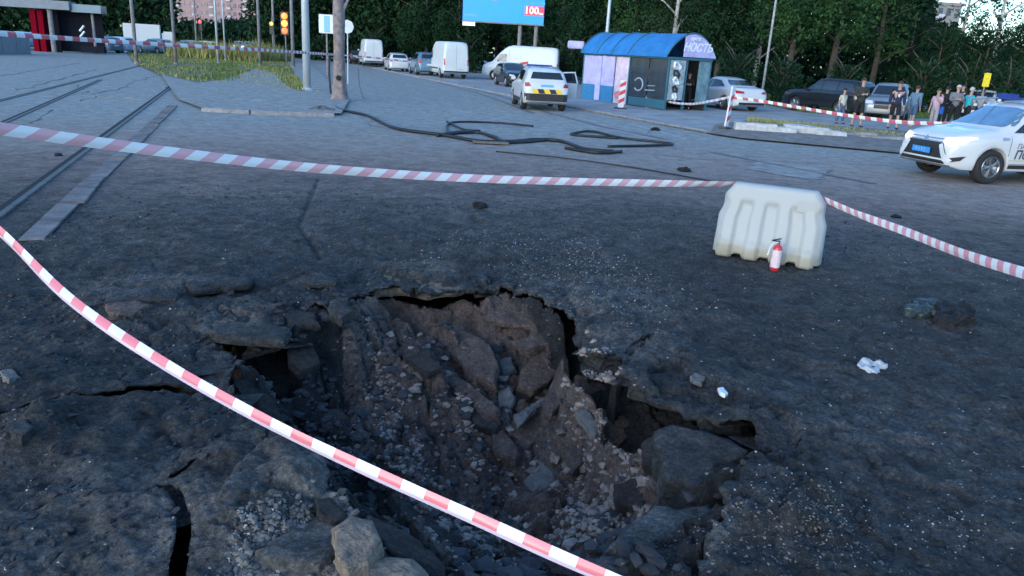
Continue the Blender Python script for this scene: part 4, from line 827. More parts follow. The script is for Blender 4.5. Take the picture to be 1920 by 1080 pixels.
TM1 = tape_mat('tape_stripes_near', .21, .0, (.74,.20,.24), edge=.014); TM2 = tape_mat('tape_stripes_slanted', .23, -1.2, (.68,.38,.43)); TM3 = tape_mat('tape_stripes_far', .42, .3, (.55,.12,.15))
TG = 'red and white warning tapes'
tape([(-110,352,4.3),(0,434,4.0),(130,560,3.65),(300,677,3.35),(500,790,3.1),(700,886,2.95),(900,976,2.8),(1050,1044,2.7),(1250,1130,2.6)], .054, TM1, 'nearest sagging red and white tape crossing in front of the crater', (-.35,-.4,-.35,-.2,-.15), group=TG)
tape([(-110,224,4.2),(0,241,4.5),(300,283,5.3),(600,316,6.3),(900,335,7.3),(1200,343,8.3),(1385,345,9.0)], .078, TM2, 'long red and white tape from the left edge to the white barrier', (-.2,-.15,-.1,-.2,.6), group=TG)
bt_r = bar.matrix_world
tape([(1528,366,8.45),(1600,398,7.7),(1700,435,6.6),(1800,474,5.6),(1920,512,4.7),(2020,538,4.1)], .072, tape_mat('tape_stripes_right', .17, .4, (.68,.30,.36)), 'striped tape running from the white barrier to the right edge', (.3,.0,-.1,-.1), group=TG)
tape([(-60,55,11.5),(0,63,12.5),(250,80,16),(480,93,20),(636,103,30)], .085, TM3, 'distant tape across the weeds on the left, tied to the tree trunk', (.1,), group=TG, n=90)
tape([(636,103,30),(700,108,31),(770,116,32)], .06, TM3, 'short loose tape end right of the tree trunk', (.3,), group=TG, n=20)
tape([(1372,183,26.3),(1430,190,25.5),(1560,212,23),(1680,228,21),(1790,232,19.5),(1960,232,19)], .10, TM3, 'striped tape from the leaning marker post in front of the bystanders', (.1,), group=TG, n=90)
tape([(1190,172,36),(1240,188,34),(1290,195,31),(1330,190,28),(1368,182,26.3)], .09, tape_mat('tape_pale', .5, 0, (.6,.45,.5)), 'pale tape hanging between the kiosk and the leaning marker post', (.1,), group=TG, n=60)
for nm, px, py, D in (('tape_knot',1392,346,9.0),('tape_knot',1512,370,8.42)):
    p = PD(px,py,D); k = MB()
    for i in range(6): a = i; k.tube([p+Vector((.04*math.sin(a+j*1.3), .02*math.cos(a*2+j), .03*math.cos(a+j*1.7))) for j in range(4)], .012, 5)
    k.tube([p, p+Vector((-.06,-.04,-.04)), p+Vector((-.15,-.05,-.07))], [.016,.02,.008], 6)
    tag(k.obj(nm, M_redr if px < 1450 else M_wp, None, True), 'red tape knot on the left shoulder of the barrier' if px < 1450 else 'pale tape knot at the right shoulder of the barrier', 'tape')
# ---------------- slabs and chunks ----------------
M_slA = MG; M_slB = MS1
M_slC = MS2; M_lump = mat('yellowish_subsoil', (.05,.042,.036), .95, scale=22, bump=1, bscale=30, col2=(.20,.165,.115)); M_con = mat('broken_concrete', (.085,.07,.06), .95, scale=20, bump=1, bscale=34, col2=(.26,.21,.16)); M_grey = mat('grey_stone', (.12,.115,.11), .9, var=.4, scale=12, bump=1, bscale=30)
def slab(poly, lift, thick, m, label, name='asphalt_slab', cat='slab', tilt=None, rough=.012, group='broken slabs in the crater', res=.045):
    """a broken piece: outline from the photograph, lying on the ground it is seen against, with real thickness"""
    c = hit(sum(p[0] for p in poly)/len(poly), sum(p[1] for p in poly)/len(poly)); base = c+Vector((0,0,lift))
    nrm = Vector((tilt[0] if tilt else 0, tilt[1] if tilt else 0, 1)).normalized(); o = Vector((0,0,H)); P = []
    for px, py in poly: d = ray(px, py); P.append(o+d*((base-o).dot(nrm)/d.dot(nrm)))
    cen = sum(P, Vector())/len(P); Q_ = []
    for i in range(len(P)):
        a = P[i]; b_ = P[(i+1) % len(P)]; m_ = max(1, int((b_-a).length/(res*1.6)))
        for k in range(m_):
            q_ = a.lerp(b_, k/m_); Q_.append(q_+(q_-cen).normalized()*mnoise.noise(q_*9)*rough*2)
    bm = bmesh.new(); rings = []; n = len(Q_)
    for s, dz in ((.0,0),(.55,0),(.86,0),(.985,-.006),(1,-.022),(1.03,-thick*.5),(.99,-thick),(.6,-thick*1.1)):
        if s == 0: rings.append([bm.verts.new(cen)]); continue
        rings.append([bm.verts.new(cen+(q_-cen)*s+nrm*dz) for q_ in Q_])
    for j in range(n): bm.faces.new((rings[0][0], rings[1][j], rings[1][(j+1)%n]))
    for a, b_ in zip(rings[1:], rings[2:]):
        for j in range(n): bm.faces.new((a[j], b_[j], b_[(j+1)%n], a[(j+1)%n]))
    bm.faces.new(rings[-1][::-1])
    bmesh.ops.subdivide_edges(bm, edges=[e for e in bm.edges if e.calc_length() > res], cuts=1, use_grid_fill=True); bmesh.ops.triangulate(bm, faces=bm.faces)
    for v in bm.verts: v.co += mnoise.noise_vector(v.co*9)*rough*1.3+mnoise.noise_vector(v.co*31)*rough*.9
    bmesh.ops.recalc_face_normals(bm, faces=bm.faces)
    bmesh.ops.translate(bm, vec=-cen, verts=bm.verts); me = bpy.data.meshes.new('slab'); bm.to_mesh(me); bm.free()
    for p in me.polygons: p.use_smooth = abs(p.normal.dot(nrm)) > .8
    return tag(link(name, me, m, loc=cen), label, cat, group)
SL = [
 ([(839,620),(871,617),(918,645),(936,678),(927,719),(880,700),(848,660)], 0.062,.09,M_slB,'large rounded brown plate leaning at the middle of the crater',(-.15,-.35)),
 ([(983,682),(1024,645),(1057,647),(1054,691),(1024,719),(1001,733),(973,719)], 0.068,.08,M_slB,'pointed plate standing right of the rounded brown plate',(.3,-.45)),
 ([(936,673),(959,668),(966,691),(945,703)], 0.062,.08,M_grey,'small grey stone wedged between the two big crater plates',(0,-.3)),
 ([(936,733),(955,721),(968,747),(955,779),(936,784)], 0.062,.08,M_grey,'narrow upright grey stone below the wedged one',(-.1,-.5)),
 ([(1020,738),(1057,724),(1061,747),(1033,775),(1022,765)], 0.062,.08,M_slB,'five-sided brown stone under the pointed plate',(.2,-.3)),
 ([(959,789),(1017,765),(1027,807),(978,840),(955,803)], 0.062,.07,M_slB,'smooth dark square plate near the bottom of the crater',(.0,-.25)),
 ([(922,812),(945,798),(973,844),(964,863),(925,840)], 0.056,.07,M_slB,'diamond brown plate left of the smooth square one',(-.2,-.2)),
 ([(983,897),(1017,865),(1050,895),(1033,914),(996,918)], 0.062,.08,M_grey,'lone grey diamond-shaped stone at the crater bottom',(0,-.3)),
 ([(858,757),(873,755),(938,795),(930,806),(892,795)], 0.050,.09,M_slA,'long thin beam-like slab pointing at the crater centre',(-.2,-.3)),
 ([(815,700),(845,690),(934,764),(934,784),(905,772)], 0.043,.09,M_slB,'long brown ridge slab above the thin beam-like one',(-.3,-.3)),
 ([(965,778),(1020,742),(1026,750),(975,796)], 0.074,.05,M_grey,'thin pale splinter crossing above the square plate',(.1,-.2)),
 ([(1131,766),(1186,784),(1191,807),(1149,844),(1108,835),(1103,821)], 0.062,.08,M_slB,'brown slab with bent top on the right of the crater floor',(.25,-.3)),
 ([(1057,840),(1098,830),(1110,858),(1075,879)], 0.050,.08,M_slB,'low brown stone left of the bent-topped slab',(0,-.2)),
 ([(1080,770),(1100,762),(1130,800),(1118,815)], 0.050,.06,M_grey,'grey splinter on the gravel slope right of the centre',(.2,-.3)),
 ([(1227,807),(1273,797),(1360,820),(1403,843),(1393,857),(1350,870),(1340,877),(1357,905),(1307,913),(1247,900),(1237,880),(1240,853),(1223,837)], .12,.22,M_slA,'big sunken asphalt block below the long black crack',(-.10,-.18)),
 ([(1200,830),(1222,812),(1226,850),(1232,880),(1205,872)], 0.037,.12,M_slC,'dark slab against the left face of the sunken block',(-.3,-.2)),
 ([(1150,905),(1210,890),(1232,925),(1200,950),(1155,940)], 0.050,.12,M_slC,'lumpy dark slab left below the sunken block',(-.1,-.2)),
 ([(1180,985),(1230,950),(1330,945),(1352,968),(1290,1000),(1200,1022),(1140,1030)], .07,.14,M_slA,'pale grey tongue of asphalt at the lower right rim',(.0,.05)),
 ([(492,660),(511,652),(542,718),(538,752),(511,730),(492,691)], 0.050,.08,M_slC,'narrow slab sliding in at the left wall of the crater',(.4,-.3)),
 ([(542,648),(589,645),(600,676),(566,693),(542,676)], 0.037,.08,M_slC,'square dark slab beside the sliding narrow one',(.2,-.2)),
 ([(620,559),(651,555),(661,578),(640,596),(618,582)], .06,.08,M_slA,'rounded grey stone above the left slope',(0,-.1)),
 ([(530,585),(590,580),(600,606),(540,612)], 0.031,.06,M_slC,'flat dark flake left of the rounded grey stone',(0,-.1)),
 ([(430,700),(470,712),(505,745),(540,800),(512,795),(460,762)], 0.037,.09,M_slC,'long dark slab under the near tape on the left',(.3,-.1)),
 ([(690,960),(745,985),(835,1050),(842,1085),(780,1062),(702,1003)], 0.037,.10,M_slC,'long wet slab on the near side of the crater',(.35,.1)),
 ([(735,930),(790,945),(880,1010),(905,1060),(850,1040),(760,975)], 0.037,.10,M_slC,'second wet slab deeper on the near side',(.35,.05)),
 ([(592,935),(622,930),(655,965),(622,978),(600,965)], 0.043,.10,M_slC,'dark slab corner above the brown concrete lump',(.2,0)),
 ([(600,770),(640,765),(665,800),(630,815),(605,800)], 0.031,.08,M_slC,'dark clod on the left slope of the crater',(.2,-.2)),
 ([(750,640),(800,650),(830,690),(800,700),(760,670)], 0.019,.06,M_slC,'black flake on the far slope left of the rounded plate',(0,-.3)),
 ([(900,560),(960,575),(1010,590),(1000,610),(940,602),(905,585)], 0.031,.06,M_slB,'flat brown layer under the far right rim',(.0,-.15)),
 ([(960,640),(1010,625),(1060,628),(1040,640),(985,655)], 0.037,.05,M_slB,'thin brown layer in front of the far right rim',(.1,-.2)),
 ([(1080,700),(1130,715),(1150,735),(1110,740),(1078,725)], 0.031,.08,M_slB,'brown block under the notched right rim',(.1,-.2)),
 ([(620,985),(660,968),(695,975),(708,1010),(690,1045),(650,1062),(625,1030)], .14,.18,M_con,'brown broken concrete lump at the bottom edge',(.0,-.1)),
 ([(695,1045),(730,1038),(775,1052),(800,1075),(790,1110),(700,1110),(672,1080)], .09,.16,M_con,'pale brown concrete chunk right of the upper lump at the frame bottom',(.05,-.05)),
 ([(585,1000),(618,1005),(635,1060),(628,1100),(520,1100),(420,1085),(470,1062),(560,1055)], .05,.16,M_con,'brown aggregate slab edge at the frame bottom left of the lumps',(-.05,.1)),
 ([(565,985),(600,960),(632,975),(640,1030),(600,1060),(520,1052),(480,1030)], .05,.10,M_slA,'grey aggregate surface beside the brown concrete lump',(.0,.1)),
 ([(690,520),(715,500),(760,496),(790,503),(830,500),(866,520),(874,538),(845,545),(800,548),(745,540),(705,546),(686,536)], -.01,.07,M_lump,'yellowish-brown lump of subsoil over the far black slot',(0,-.1)),
 ([(1085,625),(1130,612),(1180,622),(1215,640),(1165,662),(1128,676),(1100,660)], .0,.09,M_slA,'grey asphalt tongue hanging over the notch of the right rim',(0,0)),
 ([(200,548),(265,536),(340,548),(330,560),(250,562),(195,568)], .02,.035,M_slA,'pale lifted flake above the near tape on the left',(0,.03)),
 ([(345,520),(405,508),(475,520),(470,532),(400,540),(360,545)], .03,.05,M_slA,'lifted asphalt flake with a dark gap in the left middle ground',(0,.02)),
 ([(565,516),(600,512),(635,520),(630,530),(580,532)], .02,.04,M_slA,'small lifted flake left of the yellowish-brown lump',(0,.02)),
 ([(400,606),(470,600),(545,612),(535,640),(470,634),(398,626)], .015,.06,M_slA,'roof-like asphalt plate over the brown hollow at the left',(0,.03)),
 ([(195,568),(250,560),(290,570),(250,585),(205,590)], .02,.06,MS1,'row of brown stones under the pale lifted flake',(0,0)),
 ([(20,790),(45,782),(58,800),(40,815),(18,808)], .03,.08,MG,'rounded grey stone near the left edge of the frame',(0,0)),
 ([(0,695),(25,690),(35,702),(15,712),(0,708)], .02,.05,M_grey,'grey crumbled stone at the left edge above the crack',(0,0)),
]
for poly, lift, th, m, lab, tl in SL:
    nm = 'concrete_chunk' if m in (M_con, M_kerb2) else ('stone' if m is M_grey else 'asphalt_slab')
    slab(poly, lift, th, m, lab, nm, 'stone' if nm == 'stone' else ('chunk' if nm == 'concrete_chunk' else 'slab'), tl)
slab([(1607,678),(1625,670),(1640,676),(1650,672),(1663,682),(1655,694),(1630,696),(1610,690)], .05,.05,M_kerb2,'white crumpled lump lying on the dark ground right of the crater','plaster_lump','debris',(0,-.1),.02,None,.02)
slab([(1346,726),(1356,724),(1366,736),(1360,741),(1350,736)], .02,.01,M_wp,'small bright white scrap above the long crack','white_scrap','debris',(0,0),.003,None,.02)
slab([(1292,705),(1305,698),(1322,706),(1318,718),(1300,716)], .03,.03,M_grey,'grey crumbled scrap left of the bright white one','grey_scrap','debris',(0,0),.012,None,.02)
# charred bundle on the right
for i, (poly, lift, th, m, lab, nm) in enumerate([
  ([(1700,572),(1712,560),(1735,558),(1760,566),(1768,585),(1740,590),(1712,586)], .10,.10,mat('green_charred', (.03,.045,.045), .4, var=.4, scale=20),'greenish crumpled charred lump on the right','charred_lump'),
  ([(1755,570),(1778,562),(1805,566),(1830,578),(1828,598),(1795,606),(1760,598)], .17,.18,M_soot,'black charred rubber lump touching the greenish one','charred_lump')]):
    slab(poly, lift, th, m, lab, nm, 'debris', (0,-.15), .03, 'charred lumps right of the crater', .03)
for a, b_, s, lb_ in [(900,388,.10,'small black clod on the dark ground above the crater'),(1283,321,.12,'black scrap on the road left of the police SUV'),(1228,245,.14,'dark scrap near the marker posts'),(1680,408,.07,'tiny dark scrap behind the right-hand tape'),(110,242+50,.06,'tiny dark scrap by the tram rail')]:
    p = hit(a,b_) if b_ > 330 else G(a,b_); bm = bmesh.new(); bmesh.ops.create_icosphere(bm, subdivisions=3, radius=s)
    for v in bm.verts: v.co += mnoise.noise_vector(v.co*14+Vector((a,0,0)))*s*.6; v.co.z *= .5
    me = bpy.data.meshes.new('c'); bm.to_mesh(me); bm.free(); tag(link('dark_scrap', me, M_soot, loc=(p.x,p.y,p.z+s*.2)), lb_, 'debris')
p = G(920,270); tag(MB().box((0,0,.02), (.85,.35,.03), .1).obj('cardboard_sheet', M_con, None, loc=(p.x,p.y,.02)), 'pale flattened sheet lying under the cables on the road', 'debris')
# ---------------- gravel, glass chips, clods: uncountable ----------------
def icos():
    bm = bmesh.new(); bmesh.ops.create_icosphere(bm, subdivisions=1, radius=1); v = np.array([x.co[:] for x in bm.verts]); v = v/np.maximum(np.abs(v).max(1,keepdims=True)**.45,.5); f = np.array([[w.index for w in x.verts] for x in bm.faces]); bm.free(); return v, f
def tetish():
    v = np.array([(1,0,-.4),(-.5,.87,-.4),(-.5,-.87,-.4),(.3,.2,.8),(-.4,0,.7)]); f = np.array([(0,1,3),(1,4,3),(1,2,4),(2,0,4),(0,3,4),(0,2,1)]); return v, f
IC, TT = icos(), tetish()
def scatter(name, regions, m, base, flat=.6, kind='stuff', lift=.2, fade=.45):
    bv_, bf = base; vs, fs = [], []; k = 0
    for poly, n, s0, s1 in regions:
        P = gp(poly) if len(poly[0]) == 2 and max(abs(c) for p in poly for c in p) > 30 else poly
        a = np.array(P); mn, mx = a.min(0), a.max(0); cnt = 0; tries = 0
        while cnt < n and tries < n*12:
            tries += 1; x, y = random.uniform(mn[0],mx[0]), random.uniform(mn[1],mx[1])
            if not inside(np.array([x]), np.array([y]), P)[0]: continue
            if mnoise.noise(Vector((x*1.7,y*1.7,4)))+random.uniform(-.5,.5) < -.12: continue
            if fade and seg_dist(np.array([x]), np.array([y]), P, True)[0] < random.random()**1.5*fade: continue
            z, nn = drop(x, y); s = s0+(s1-s0)*random.random()**3
            R3 = np.array((Matrix.Rotation(random.uniform(0,6.28),3,'Z') @ Matrix.Rotation(random.uniform(-.6,.6),3,'X')))
            v = bv_*np.array([1,random.uniform(.6,1),flat*random.uniform(.6,1.2)])*(1+RNG.uniform(-.35,.3,(len(bv_),1))); v = (v@R3.T)*s+np.array([x,y,z+s*lift*flat])
            vs.append(v); fs.append(bf+k); k += len(bv_); cnt += 1
    vs = np.concatenate(vs); fs = np.concatenate(fs); me = bpy.data.meshes.new(name); me.from_pydata(vs.tolist(), [], fs.tolist()); me.update()
    return me
NEAR = [(-200,1300),(2100,1300),(2100,420),(1400,380),(600,380),(-200,420)]
ALL = [(-3.6,1.9),(4.2,1.9),(6.5,6),(6,11),(-5,11),(-6.2,6)]
M_chip = mat('pale_chips', (.38,.38,.375), .6, var=.5, scale=3); M_clod = mat('dark_clods', (.035,.034,.038), .85, var=.6, scale=5); M_grav = mat('brown_gravel', (.23,.185,.155), .85, var=.6, scale=12); M_gg = mat('grey_gravel', (.135,.125,.112), .85, var=.6, scale=12)
HO = [tuple(p) for p in HOLE]
tag(link('pale_chips', scatter('c', [(ALL,4200,.0025,.012),([(860,430),(1080,430),(1390,560),(1280,700),(1080,600),(900,540)],900,.003,.014),([(1320,900),(1900,850),(1920,1080),(1350,1080)],500,.002,.010),([(400,1090),(440,990),(600,950),(640,1080)],900,.003,.013),
   ([(700,430),(1150,430),(1200,600),(900,530),(700,500)],500,.004,.013)], M_chip, TT), M_chip), 'pale chips of stone and glass scattered over the soot', 'debris', kind='stuff')
tag(link('dark_clods', scatter('c', [(ALL,5000,.004,.026),(HO,2400,.006,.05),([(380,560),(700,520),(900,900),(600,900)],600,.01,.05),([(850,900),(1200,880),(1250,1080),(850,1080)],700,.01,.08),([(-100,1200),(700,1100),(500,620),(-100,500)],1500,.004,.024)], M_clod, IC, .6), M_clod), 'dark crumbs of asphalt and soil around the crater', 'debris', kind='stuff')
tag(link('brown_gravel', scatter('c', [([(670,560),(760,620),(900,760),(1000,900),(1120,880),(1000,960),(850,950),(740,860),(690,700)],3800,.005,.024),([(1060,720),(1200,780),(1180,880),(1040,870),(1020,800)],1700,.005,.022),([(1070,640),(1160,690),(1250,780),(1100,740)],500,.005,.02)], M_grav, IC, .7), M_grav), 'brown gravel sliding down the crater slopes', 'gravel', kind='stuff')
tag(link('brown_clods', scatter('c', [([(700,560),(1080,590),(1250,780),(1200,900),(900,930),(700,700)],500,.012,.055),([(1060,650),(1170,700),(1270,790),(1200,860),(1060,760)],250,.012,.05)], M_grav, IC, .55), M_grav), 'brown clods and stone pieces filling the crater', 'debris', kind='stuff')
tag(link('grey_gravel', scatter('c', [(HO,1100,.004,.022),([(400,1110),(450,985),(600,935),(700,950),(830,1080)],2600,.004,.022),([(560,830),(620,860),(680,960),(620,960)],300,.008,.03),([(860,450),(1220,480),(1330,620),(1080,600)],700,.004,.017),([(1240,980),(1560,920),(1720,1090),(1200,1090)],700,.003,.010)], M_gg, IC, .7), M_gg), 'grey gravel and crushed stone round the crater', 'gravel', kind='stuff')
# ---------------- cables on the road ----------------
M_cable = mat('cable_black', (.012,.012,.014), .5, var=.2)
def cable(pts, r, label, z=.03, sag=None):
    P = [G(*p[:2]) if len(p) == 2 else PD(*p) for p in pts]; P = [Vector((p.x,p.y,(p.z if len(q_) == 3 else z)+random.uniform(0,.03))) for p, q_ in zip(P, pts)]
    out = []
    for i in range(len(P)-1):
        p0, p1, p2, p3 = P[max(i-1,0)], P[i], P[i+1], P[min(i+2,len(P)-1)]
        for k in range(8): f = k/8; out.append(.5*((2*p1)+(p2-p0)*f+(2*p0-5*p1+4*p2-p3)*f*f+(3*p1-p0-3*p2+p3)*f**3))
    out.append(P[-1]); o = MB().tube(out, r, 6).obj('fallen_cable', M_cable, None, True); return tag(o, label, 'cable', 'fallen tram cables')
cable([(617,100,31),(618,150,31),(622,184,30.5),(632,205),(690,220),(740,243),(830,257),(900,268),(960,268),(1000,265),(1050,268),(1100,283),(1150,288)], .045, 'long fallen cable from the tree trunk across the road to the right')
cable([(840,256),(846,232),(930,233),(1000,240)], .03, 'thin cable loop above the long one on the road')
cable([(838,230),(870,246),(900,247)], .03, 'short cable bit inside the loop on the road')
cable([(820,257),(860,252),(900,252),(930,262),(950,270),(1020,266)], .05, 'thick tangled cable piece at the middle of the road')
cable([(1160,262),(1080,256),(1075,252),(1110,250),(1165,262),(1255,272),(1240,276),(1140,277)], .035, 'looped cable at the right of the road, ending in a point')
cable([(930,285),(1060,300),(1200,318),(1340,345)], .015, 'thin wire on the brown dust left of the white barrier', .01)
cable([(672,130,33),(675,165,32.5),(690,205,28)], .012, 'thin wire hanging beside the tree trunk')
cable([(1060,280),(1120,290),(1165,287)], .04, 'end bundle of cable below the looped one')
# ---------------- posts, trunk, billboard ----------------
M_pole = mat('galvanised_pole', (.48,.55,.58), .5, .2, var=.1, scale=2); M_conp = mat('concrete_post', (.24,.23,.23), .9, var=.3, scale=3, bump=.4, bscale=20); M_bark = mat('flaking_bark', (.13,.10,.095), .95, var=.5, scale=5.5, bump=1, bscale=12, col2=(.33,.285,.275))
def pole(px, py, hgt, r0, r1, m, label, D=None, name='lamp_post', arm=0, lean=0):
    p = G(px,py) if D is None else Vector((*PD(px,py,D)[:2],0)); z0 = 0
    r = empty(name, (p.x,p.y,0), label, 'post')
    MB().tube([(0,0,0),(0,0,hgt*.5),(0,0,hgt)], [r0,(r0+r1)/2,r1], 14).obj('shaft', m, r, True); MB().lathe([(.001,0),(r0*1.6,0),(r0*1.6,.06),(r0,.18)], 14).obj('foot', m, r)
    if arm: MB().tube([(0,0,hgt-.1),(.3,0,hgt+.4),(1.3,0,hgt+.6),(2.0,0,hgt+.55)], .05, 6).obj('arm', m, r); MB().box((2.2,0,hgt+.52), (.6,.25,.12)).obj('lantern', M_kerb2, r, bevel=.03)
    return r
pole(576,172,9,.17,.13,M_pole,'pale blue-grey steel pole at the tip of the island',arm=1)
# tree trunk / old post left of the road
p = G(637,189); tk = empty('weathered_trunk', (p.x,p.y,0), 'thick bare trunk with flaking bark beside the road', 'tree trunk')
vs, fs = [], []; nr, na = 60, 22
for i in range(nr+1):
    z = i*9/nr; r0 = .22-.006*z+.16*math.exp(-z*3)
    for j in range(na):
        a = 2*math.pi*j/na; r_ = r0*(1+.16*mnoise.noise(Vector((math.cos(a)*2,math.sin(a)*2,z*.8)))+.07*mnoise.noise(Vector((math.cos(a)*6,math.sin(a)*6,z*3)))); vs.append((r_*math.cos(a), r_*math.sin(a), z))
for i in range(nr):
    for j in range(na): fs.append((i*na+j, i*na+(j+1)%na, (i+1)*na+(j+1)%na, (i+1)*na+j))
link('trunk', me_from(vs, fs, True), M_bark, tk)
bh = MB(); bh.lathe([(.001,0),(.09,0),(.10,.03),(.001,.035)], 10, 'Y'); o = bh.obj('knot_hole', M_soot, tk); o.location = (.03,-.30,.85)
for i, (a, b_) in enumerate(((.0,2.2),(.6,3.4),(-.5,4.6))):
    MB().tube([(.15*math.cos(a),.15*math.sin(a),b_+1),(.9*math.cos(a),.6*math.sin(a),b_+2.6)], [.07,.02], 6).obj('branch_stub', M_bark, tk)
p = G(604,217); tag(slab([(575,205),(600,196),(630,205),(634,218),(600,221),(570,217)], .06,.12,M_con,'brown earth heap on the end of the island kerb','earth_heap','mound',(0,-.05),.03,None,.1))
pole(550,128,9,.14,.11,M_conp,'brown concrete post left of the steel pole',name='tram_post'); pole(515,112,9,.14,.11,M_conp,'brown concrete post second left of the steel pole',name='tram_post',D=None)
pole(487,95,9.5,.12,.09,M_conp,'slim brown post third left of the steel pole',D=58,name='tram_post')
pole(407,80,9,.09,.07,M_pole,'pale slim lamp post above the weeds',D=58); pole(421,80,9,.07,.06,M_pole,'second pale slim lamp post just right of the first above the weeds',D=66)
pole(327,80,9.5,.11,.09,M_conp,'grey post between the far parked cars',D=52,name='tram_post'); pole(253,80,9.5,.12,.10,M_conp,'grey post left of the white box truck',D=50,name='tram_post')
pole(368,70,8,.11,.09,M_conp,'dim grey post beside the far red light',D=80,name='tram_post')
pole(1425,200,7.5,.07,.05,mat('pale_trunk',(.32,.33,.33),.8,var=.3),'thin pale lamp post right of the white sedan',name='lamp_post')
pole(1127,188,9,.13,.09,M_pole,'grey lamp post rising behind the blue roof of the kiosk',D=52)
# billboard
BD = 62; p = PD(968, 150, BD); bb = empty('billboard', (p.x,p.y,0), 'blue advertising billboard on two grey legs above the street', 'billboard')
c0 = PD(870,40,BD); c1 = PD(1018,47,BD); wbb = (c1-c0).length; zb_ = (c0.z+c1.z)/2; cxl = ((c0+c1)/2).x-p.x; hbb = 3.0
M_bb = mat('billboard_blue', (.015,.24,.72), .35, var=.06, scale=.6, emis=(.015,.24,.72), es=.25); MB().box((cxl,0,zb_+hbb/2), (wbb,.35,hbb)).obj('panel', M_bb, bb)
MB().box((cxl,0,zb_-.06), (wbb+.1,.45,.1)).obj('frame', M_conp, bb)
for dx in (-.02,1.3): MB().tube([(dx+0.1,.15,0),(dx+.1,.15,zb_-.05)], .16, 10).obj('leg', M_conp, bb)
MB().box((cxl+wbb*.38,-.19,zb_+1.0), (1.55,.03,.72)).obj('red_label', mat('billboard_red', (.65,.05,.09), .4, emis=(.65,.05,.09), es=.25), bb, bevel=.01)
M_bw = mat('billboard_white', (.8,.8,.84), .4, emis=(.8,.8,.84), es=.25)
def bbt(t, s, x, z, m, sh=0): tm = text_mesh(t, s, .004, sh, .02*s); tm.transform(Matrix.Translation((cxl+x,-.22,zb_+z)) @ Matrix.Rotation(math.pi/2,4,'X')); link('lettering', tm, m, bb)
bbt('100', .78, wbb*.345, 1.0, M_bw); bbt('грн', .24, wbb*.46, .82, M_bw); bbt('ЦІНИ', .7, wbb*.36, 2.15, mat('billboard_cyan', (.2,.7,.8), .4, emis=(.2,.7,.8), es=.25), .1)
MB().box((cxl+wbb*.40,-.19,zb_+1.58), (1.4,.02,.18)).obj('teal_stripe', mat('billboard_teal', (.05,.45,.5), .4), bb)
o = MB().lathe([(.001,0),(.50,0),(.52,.02),(.30,.04),(.28,.02),(.001,.03)], 24, 'Y').obj('red_roundel', MATS['billboard_red'], bb); o.location = (cxl-wbb*.11,-.22,zb_+2.15)
o = MB().lathe([(.001,0),(.27,0),(.27,.02),(.001,.03)], 24, 'Y').obj('pale_roundel', mat('billboard_pale', (.6,.4,.42), .4), bb); o.location = (cxl-wbb*.11+.05,-.26,zb_+2.2)
MB().box((cxl-wbb*.42,-.2,zb_-.25), (1.0,.12,.28)).obj('owner_plate', M_bw, bb); MB().box((cxl-wbb*.40,-.19,zb_+.42), (1.1,.02,.22)).obj('caption_strip', mat('billboard_light', (.1,.4,.8), .4), bb)
# far signals and signs
def lightp(px, py, D, cols, label, name='traffic_light'):
    p = PD(px,py,D); r = empty(name, (p.x,p.y,0), label, 'traffic light'); z = p.z; big = 1.7 if px == 534 else 1
    MB().tube([(0,.1,0),(0,.1,z+1)], .06, 8).obj('pole', M_conp, r); MB().box((0,0,z), (.45*big,.25,1.2*big)).obj('housing', M_black, r, bevel=.03)
    for k, (c, e_) in enumerate(cols):
        if c: o = MB().lathe([(.001,0),(.17*big,0),(.15*big,-.04),(.001,-.06)], 12, 'Y').obj('lamp', mat('lamp_%s' % str(c), c, .3, emis=c, es=e_), r); o.location = (0,-.13,z+(.38-.38*k)*big)
lightp(534,44,70,[((1,.09,.01),2.2),((1,.22,.02),2.4),((1,.05,.015),2.2)],'glowing red and orange traffic light right of the brown posts'); lightp(510,52,74,[((1,.30,.04),1.6),None or (None,0),(None,0)],'amber signal between the brown posts'); lightp(376,48,80,[((1,.03,.03),2.0),(None,0),(None,0)],'small red signal above the far parked cars')
p = PD(612,45,48); cs = empty('advert_lightbox', (p.x,p.y,0), 'pale blue and white advertising box left of the thick trunk', 'sign')
MB().box((0,0,p.z), (.95,.18,1.15)).obj('box', M_wp, cs, bevel=.03); MB().box((.05,-.1,p.z), (.35,.02,1.0)).obj('poster', mat('poster_blue', (.2,.5,.75), .5), cs); MB().tube([(0,.05,0),(0,.05,p.z-.55)], .06, 8).obj('pole', M_conp, cs)
p = PD(651,50,40); rs = empty('road_sign', (p.x,p.y,0), 'grey octagonal back of a road sign beside the trunk', 'sign'); o = MB().lathe([(.001,0),(.36,0),(.36,.03),(.001,.03)], 8, 'Y').obj('plate', M_pole, rs); o.location = (0,0,p.z); MB().tube([(0,.06,0),(0,.06,p.z+.2)], .035, 8).obj('pole', M_pole, rs)
